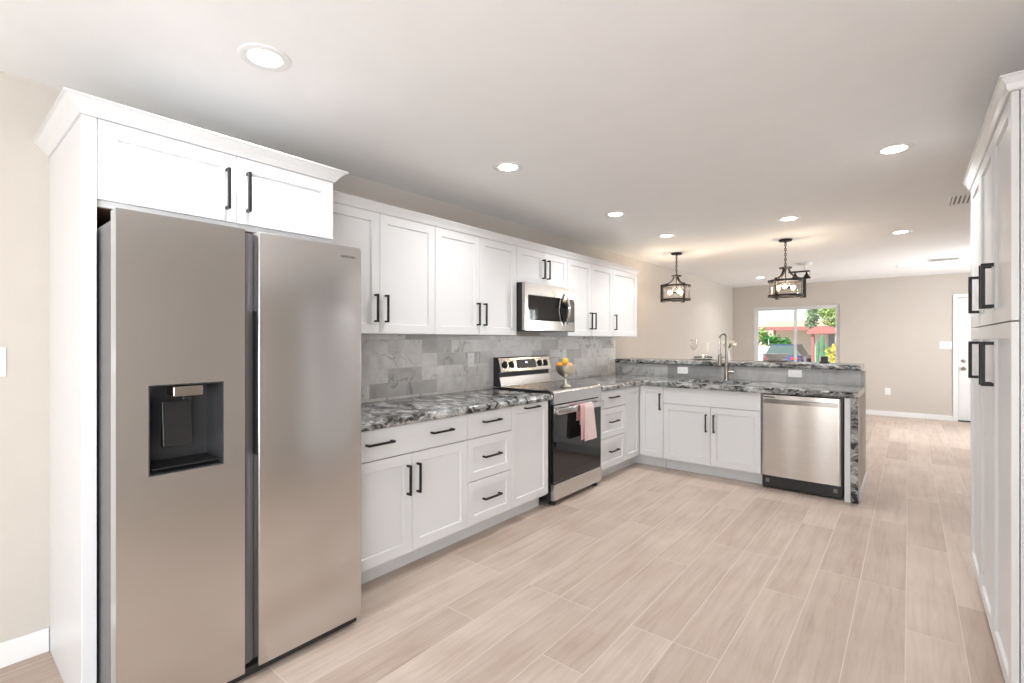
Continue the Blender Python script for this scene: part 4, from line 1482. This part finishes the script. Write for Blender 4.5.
def mat_round(label, x, y, rx, ry):
    bm = B()
    add_lathe(bm, [(0.0, 0.0), (1.0, 0.0), (1.005, 0.002), (1.0, 0.004), (0.0, 0.0045)], n=40, caps=False)
    for v in bm.verts:
        v.co.x *= rx; v.co.y *= ry
    return tag(obj('placemat', bm, M['woven'], None, loc=(x, y, ZBAR)), label, 'placemat', 'placemats on the bar')
def plate(label, x, y, z, r, mat, lift=0.016):
    bm = B()
    add_lathe(bm, [(0.0, 0.0), (r * 0.55, 0.0), (r * 0.62, 0.003), (r * 0.95, lift), (r, lift + 0.002), (r * 0.95, lift + 0.0035), (r * 0.62, 0.006), (0.0, 0.005)], n=40, caps=False)
    return tag(obj('dinner_plate', bm, mat, None, smooth=True, loc=(x, y, z)), label, 'plate', 'plates on the bar')
mat_round('grey woven placemat on the left half of the bar', -1.82, 5.66, 0.215, 0.17)
plate('grey dinner plate on the left placemat on the bar', -1.82, 5.66, ZBAR + 0.0048, 0.135, M['ceramic'])
def napkin(label, x, y, z, a, k):
    t = thing('napkin', label, 'napkin', (x, y, z), a, 'napkins on the bar plates')
    bm = B()
    n = 12
    rows = []
    for i in range(n + 1):
        u = i / n - 0.5
        row = []
        for j in range(7):
            v = j / 6 - 0.5
            w = 0.020 + 0.075 * abs(u) ** 1.2
            row.append(bm.verts.new((u * 0.19, v * 2 * w, 0.004 + 0.016 * cos(v * pi) + 0.006 * sin(j * 2.2 + k))))
        rows.append(row)
    for A, C in zip(rows, rows[1:]):
        for j in range(6):
            bm.faces.new((A[j], A[j + 1], C[j + 1], C[j]))
    bmesh.ops.recalc_face_normals(bm, faces=bm.faces[:])
    bmesh.ops.solidify(bm, geom=bm.faces[:], thickness=0.002)
    obj('cloth', bm, M['linen'], t, smooth=True)
    bm = B()
    add_lathe(bm, [(0.026, -0.012), (0.028, 0.0), (0.026, 0.012), (0.024, 0.0), (0.026, -0.012)], n=20, caps=False, mat=Matrix.Translation((0, 0, 0.018)) @ Matrix.Rotation(pi / 2, 4, 'Y'))
    obj('ring', bm, M['silver'], t, smooth=True)
napkin('charcoal napkin in a silver ring on the left bar plate', -1.82, 5.66, ZBAR + 0.0225, 0.4, 0.0)

mat_round('grey woven placemat on the bar in front of the window', -1.075, 5.68, 0.215, 0.17)
plate('white dinner plate under the bowl in front of the window', -1.075, 5.68, ZBAR + 0.0048, 0.135, M['ceramic'])
bm = B()
add_lathe(bm, [(0.0, 0.0), (0.045, 0.0), (0.05, 0.004), (0.10, 0.036), (0.128, 0.074), (0.125, 0.075), (0.096, 0.040), (0.045, 0.008), (0.0, 0.007)], n=40, caps=False)
tag(obj('serving_bowl', bm, M['greyc'], None, smooth=True, loc=(-1.085, 5.68, ZBAR + 0.0105)), 'shallow grey bowl on the bar plate in front of the window', 'bowl')

cn = thing('candle', 'slim white candle in a small holder on the bar', 'candle', (-1.815, 5.80, ZBAR))
bm = B()
add_lathe(bm, [(0.0, 0.0), (0.03, 0.0), (0.03, 0.006), (0.012, 0.012), (0.011, 0.075), (0.014, 0.085), (0.0, 0.085)], n=20, caps=False)
obj('holder', bm, M['glass'], cn, smooth=True)
bm = B()
add_lathe(bm, [(0.0, 0.0855), (0.009, 0.0855), (0.0085, 0.195), (0.003, 0.199), (0.0, 0.199)], n=16, caps=False)
obj('wax', bm, M['wax'], cn, smooth=True)
bm = B()
add_tube(bm, [(0, 0, 0.199), (0.001, 0, 0.208)], 0.001, n=6)
obj('wick', bm, M['blackp'], cn)

va = thing('flower_vase', 'slender glass vase with white lilies behind the faucet', 'vase', (-1.57, 5.72, ZBAR))
bm = B()
add_lathe(bm, [(0.0, 0.0), (0.026, 0.0), (0.030, 0.004), (0.027, 0.03), (0.018, 0.085), (0.020, 0.125), (0.025, 0.14), (0.023, 0.14), (0.017, 0.122), (0.015, 0.085), (0.022, 0.03), (0.022, 0.008), (0.0, 0.008)], n=28, caps=False)
obj('vase', bm, M['ceramic'], va, smooth=True)
for (tx, ty, tz, s) in ((0.050, -0.03, 0.170, 1.0), (-0.012, -0.035, 0.180, 0.9), (0.018, 0.03, 0.190, 0.8)):
    bm = B()
    add_tube(bm, [(0, 0, 0.05), (tx * 0.25, ty * 0.25, 0.14), (tx, ty, tz)], 0.003, n=8)
    st_ = obj('flower_stem', bm, M['stemg'], va, smooth=True)
    bm = B()
    dv = Vector((tx, ty, 0.05)).normalized()
    q = Matrix.Translation((tx, ty, tz - 0.004)) @ dv.to_track_quat('Z', 'Y').to_matrix().to_4x4()
    for k in range(6):
        a = 2 * pi * k / 6
        rows = []
        for i in range(7):
            u = i / 6
            w = 0.013 * s * sin(pi * min(1, u * 0.92 + 0.08)) + 0.0004
            rad = (0.004 + 0.034 * u ** 1.6) * s
            h = 0.052 * u * s
            c = Vector((rad * cos(a), rad * sin(a), h))
            sd_ = Vector((-sin(a), cos(a), 0)) * w
            rows.append((bm.verts.new(q @ (c - sd_)), bm.verts.new(q @ (c + Vector((0, 0, -0.003)))), bm.verts.new(q @ (c + sd_))))
        for A, C in zip(rows, rows[1:]):
            bm.faces.new((A[0], A[1], C[1], C[0])); bm.faces.new((A[1], A[2], C[2], C[1]))
    bmesh.ops.recalc_face_normals(bm, faces=bm.faces[:])
    bmesh.ops.solidify(bm, geom=bm.faces[:], thickness=0.0008)
    obj('bloom', bm, M['petal'], st_, smooth=True)
for k in range(4):
    a = k * 1.7 + 0.4
    bm = B()
    rows = []
    for i in range(7):
        u = i / 6
        c = Vector((0.01 * cos(a) + 0.045 * u * cos(a), 0.01 * sin(a) + 0.045 * u * sin(a), 0.12 + 0.10 * u - 0.03 * u * u))
        w = 0.010 * sin(pi * u) + 0.0005
        s_ = Vector((-sin(a), cos(a), 0)) * w
        rows.append((bm.verts.new(c - s_), bm.verts.new(c + s_)))
    for A, C in zip(rows, rows[1:]):
        bm.faces.new((A[0], A[1], C[1], C[0]))
    bmesh.ops.solidify(bm, geom=bm.faces[:], thickness=0.0008)
    obj('leaf', bm, M['stemg'], va, smooth=True)

cup = thing('candle_holder', 'small dark square candle holder on the bar at the right of the window', 'candle holder', (-0.655, 5.72, ZBAR))
bm = B()
add_box(bm, -0.040, 0.040, -0.040, 0.040, 0.0, 0.014, bev=0.003)
add_box(bm, -0.027, 0.027, -0.027, 0.027, 0.0135, 0.066, bev=0.003)
obj('block', bm, M['blackp'], cup)
for s in (-1, 1):
    bx('bracket', M['chrome'], cup, s * 0.034 - 0.004, s * 0.034 + 0.004, -0.028, 0.028, 0.0145, 0.06, bev=0.001)

# ------------------------------------------------------------------ outdoors, seen through the far window
GZ = -0.35
struct('ground', M['gravel'], 'pale sunlit gravel yard outside the window', 'ground', [(-40, 30, YB + 0.4, 90, GZ - 0.2, GZ)])
tag(bpy.data.objects['ground'], 'pale sunlit gravel yard outside the window', 'ground', kind='structure')

ho = thing('house', 'low tan-roofed house across the street with red fascia', 'house', (-5.5, 36.0, GZ))
bx('wall', M['stucco'], ho, -1.6, 3.4, 1.2, 7.0, 0.0, 2.35)
bm = B()
add_prism(bm, [(-0.6, 2.36), (8.0, 2.36), (8.0, 2.50), (4.0, 3.05), (-0.6, 2.50)], -2.4, 4.5, 0)
obj('roof', bm, M['shingle'], ho)
bx('fascia', M['redtrim'], ho, -2.45, 4.55, -0.66, -0.605, 2.28, 2.52)
for x in (-1.35, 1.3):
    bx('porch_post', M['redtrim'], ho, x - 0.07, x + 0.07, -0.45, -0.31, 0.0, 2.355)
bx('house_window', M['carg'], ho, 0.6, 1.5, 1.14, 1.198, 1.0, 1.9)
bx('front_door', M['doorg'], ho, 2.1, 2.95, 1.14, 1.198, 0.0, 2.05)

cp = thing('porch', 'red roofed entry porch at the right of the far window', 'porch', (-3.6, 30.4, GZ))
bm = B()
add_prism(bm, [(-0.7, 2.0), (0.75, 2.0), (0.75, 2.12), (0.35, 2.38), (-0.35, 2.38), (-0.7, 2.12)], 0.0, 1.6, 1)
obj('roof', bm, M['redroof'], cp)
for x in (-0.45, 0.62):
    bx('post', M['redtrim'] if x < 0 else M['stucco'], cp, x - 0.06, x + 0.06, 0.1, 0.22, 0.0, 1.995)
bx('door', M['doorg'], cp, 0.16, 0.56, 1.2, 1.26, 0.0, 1.95)
bx('wall', M['stucco'], cp, -0.5, 0.7, 1.261, 1.5, 0.0, 1.995)

# low block wall
struct('garden_wall', M['block'], 'low white block wall by the street outside the window', 'wall', [(-12, -6.1, 32.4, 32.6, GZ, 0.95)])

# car, seen from behind
ca_ = thing('car', 'dark blue car parked outside, seen through the window', 'car', (-5.2, 30.6, GZ))
bm = B()
add_prism(bm, [(-2.1, 0.32), (-2.15, 0.62), (-2.05, 0.86), (2.0, 0.80), (2.1, 0.55), (2.05, 0.32)], -0.86, 0.86, 0, bev=0.07)
obj('body', bm, M['carp'], ca_, smooth=True)
bm = B()
bz = [(-1.95, 0.84), (-1.45, 1.38), (0.35, 1.40), (1.1, 0.84)]
A = [bm.verts.new((-0.80, y, z)) if z < 1 else bm.verts.new((-0.60, y, z)) for y, z in bz]
C = [bm.verts.new((0.80, y, z)) if z < 1 else bm.verts.new((0.60, y, z)) for y, z in bz]
bm.faces.new(A); bm.faces.new(C[::-1])
for i in range(4):
    bm.faces.new((A[i], C[i], C[(i + 1) % 4], A[(i + 1) % 4]))
obj('cabin_glass', bm, M['carg'], ca_)
bm = B()
add_box(bm, -0.61, 0.61, -1.46, 0.36, 1.375, 1.43, bev=0.02)
obj('roof', bm, M['carp'], ca_, smooth=True)
for s in (-1, 1):
    bx('tail_lamp', M['tail'], ca_, s * 0.62 - 0.18, s * 0.62 + 0.18, -2.16, -2.08, 0.64, 0.78, bev=0.02)
    for y in (-1.3, 1.3):
        bm = B()
        add_lathe(bm, [(0.18, 0.0), (0.31, 0.0), (0.32, 0.03), (0.32, 0.17), (0.31, 0.20), (0.18, 0.20)], n=24, mat=Matrix.Translation((s * 0.78 - 0.10, y, 0.32)) @ Matrix.Rotation(pi / 2, 4, 'Y'))
        obj('wheel', bm, M['rubber'], ca_, smooth=True)

def leafy(name, label, cat, loc, blobs, leaf, n, size, mat, trunk, seed, group=None):
    rnd = random.Random(seed)
    t = thing(name, label, cat, loc, 0, group)
    bm = B()
    for i in range(n):
        bx_, by_, bz_, br_ = blobs[i % len(blobs)]
        d = Vector((rnd.gauss(0, 1), rnd.gauss(0, 1), rnd.gauss(0, 1))).normalized() * br_ * (rnd.random() ** 0.4)
        c = Vector((bx_, by_, bz_)) + d
        u = Vector((rnd.gauss(0, 1), rnd.gauss(0, 1), rnd.gauss(0, 1))).normalized()
        w = u.cross(Vector((rnd.gauss(0, 1), rnd.gauss(0, 1), 0.3))).normalized()
        s = size * (0.6 + 0.8 * rnd.random())
        bm.faces.new([bm.verts.new(c + u * s), bm.verts.new(c + w * s * 0.45), bm.verts.new(c - u * s), bm.verts.new(c - w * s * 0.45)])
    obj('foliage', bm, mat, t)
    bm = B()
    add_tube(bm, [(0, 0, 0), (0.03, 0, trunk * 0.5), (0, 0.02, trunk)], [trunk * 0.06 + 0.03, trunk * 0.045 + 0.025, trunk * 0.02 + 0.02], n=10)
    for bx_, by_, bz_, br_ in blobs[:4]:
        add_tube(bm, [(0, 0, trunk * 0.75), (bx_ * 0.6, by_ * 0.6, (trunk + bz_) / 2), (bx_, by_, bz_)], [0.05, 0.03, 0.015], n=6)
    obj('trunk', bm, M['bark'], t)
    return t
leafy('tree', 'bright green leafy tree behind the porch outside', 'tree', (-3.45, 33.4, GZ), [(0, 0, 2.9, 0.55), (0.35, 0, 2.5, 0.5), (-0.25, 0.1, 3.4, 0.5), (0.35, 0.1, 3.4, 0.5)], 'l', 2400, 0.07, M['leaf1'], 1.9, 1)
leafy('tree', 'grey green tree left of the bright one in front of the tan roof', 'tree', (-4.5, 34.2, GZ), [(0, 0, 3.2, 0.42), (0.1, 0, 3.8, 0.36), (-0.1, 0.1, 2.7, 0.38)], 'l', 1300, 0.07, M['leaf2'], 1.8, 2)
leafy('bush', 'green bush under the red fascia at the left of the window', 'bush', (-6.35, 33.6, GZ), [(0, 0, 1.55, 0.42), (0.45, 0.1, 1.45, 0.36), (-0.5, 0, 1.6, 0.36)], 'l', 700, 0.09, M['leaf4'], 1.0, 3)
leafy('bush', 'yellow flowering bush at the lower right of the window', 'bush', (-2.20, 21.6, GZ), [(0, 0, 1.15, 0.28), (0.2, 0, 0.85, 0.25), (-0.12, 0, 0.8, 0.22), (0.1, 0.1, 1.4, 0.16)], 'l', 800, 0.05, M['leaf3'], 0.6, 4)
leafy('bush', 'light green bush at the left edge of the far window', 'bush', (-7.7, 34.3, GZ), [(0, 0, 1.8, 0.4), (0.4, 0, 2.1, 0.35), (0.7, 0, 1.7, 0.4)], 'l', 600, 0.09, M['leaf1'], 1.2, 5)
cacti = thing('cactus', 'tall green cactus with upright arms by the porch post', 'cactus', (-3.42, 28.3, GZ))
for k, (x, h, r) in enumerate(((-0.12, 1.7, 0.075), (0.08, 1.95, 0.085), (0.24, 1.5, 0.07))):
    bm = B()
    n = 20
    rows = []
    for j in range(10):
        u = j / 9
        rr_ = r * (1.0 if u < 0.8 else max(0.05, cos((u - 0.8) / 0.2 * pi / 2)))
        rows.append([bm.verts.new((x + rr_ * (1 + 0.14 * cos(i * pi)) * cos(2 * pi * i / n), rr_ * (1 + 0.14 * cos(i * pi)) * sin(2 * pi * i / n), h * u)) for i in range(n)])
    for A, C in zip(rows, rows[1:]):
        for i in range(n):
            bm.faces.new((A[i], A[(i + 1) % n], C[(i + 1) % n], C[i]))
    bm.faces.new(rows[0][::-1]); bm.faces.new(rows[-1])
    obj('column', bm, M['cactus'], cacti, smooth=True)
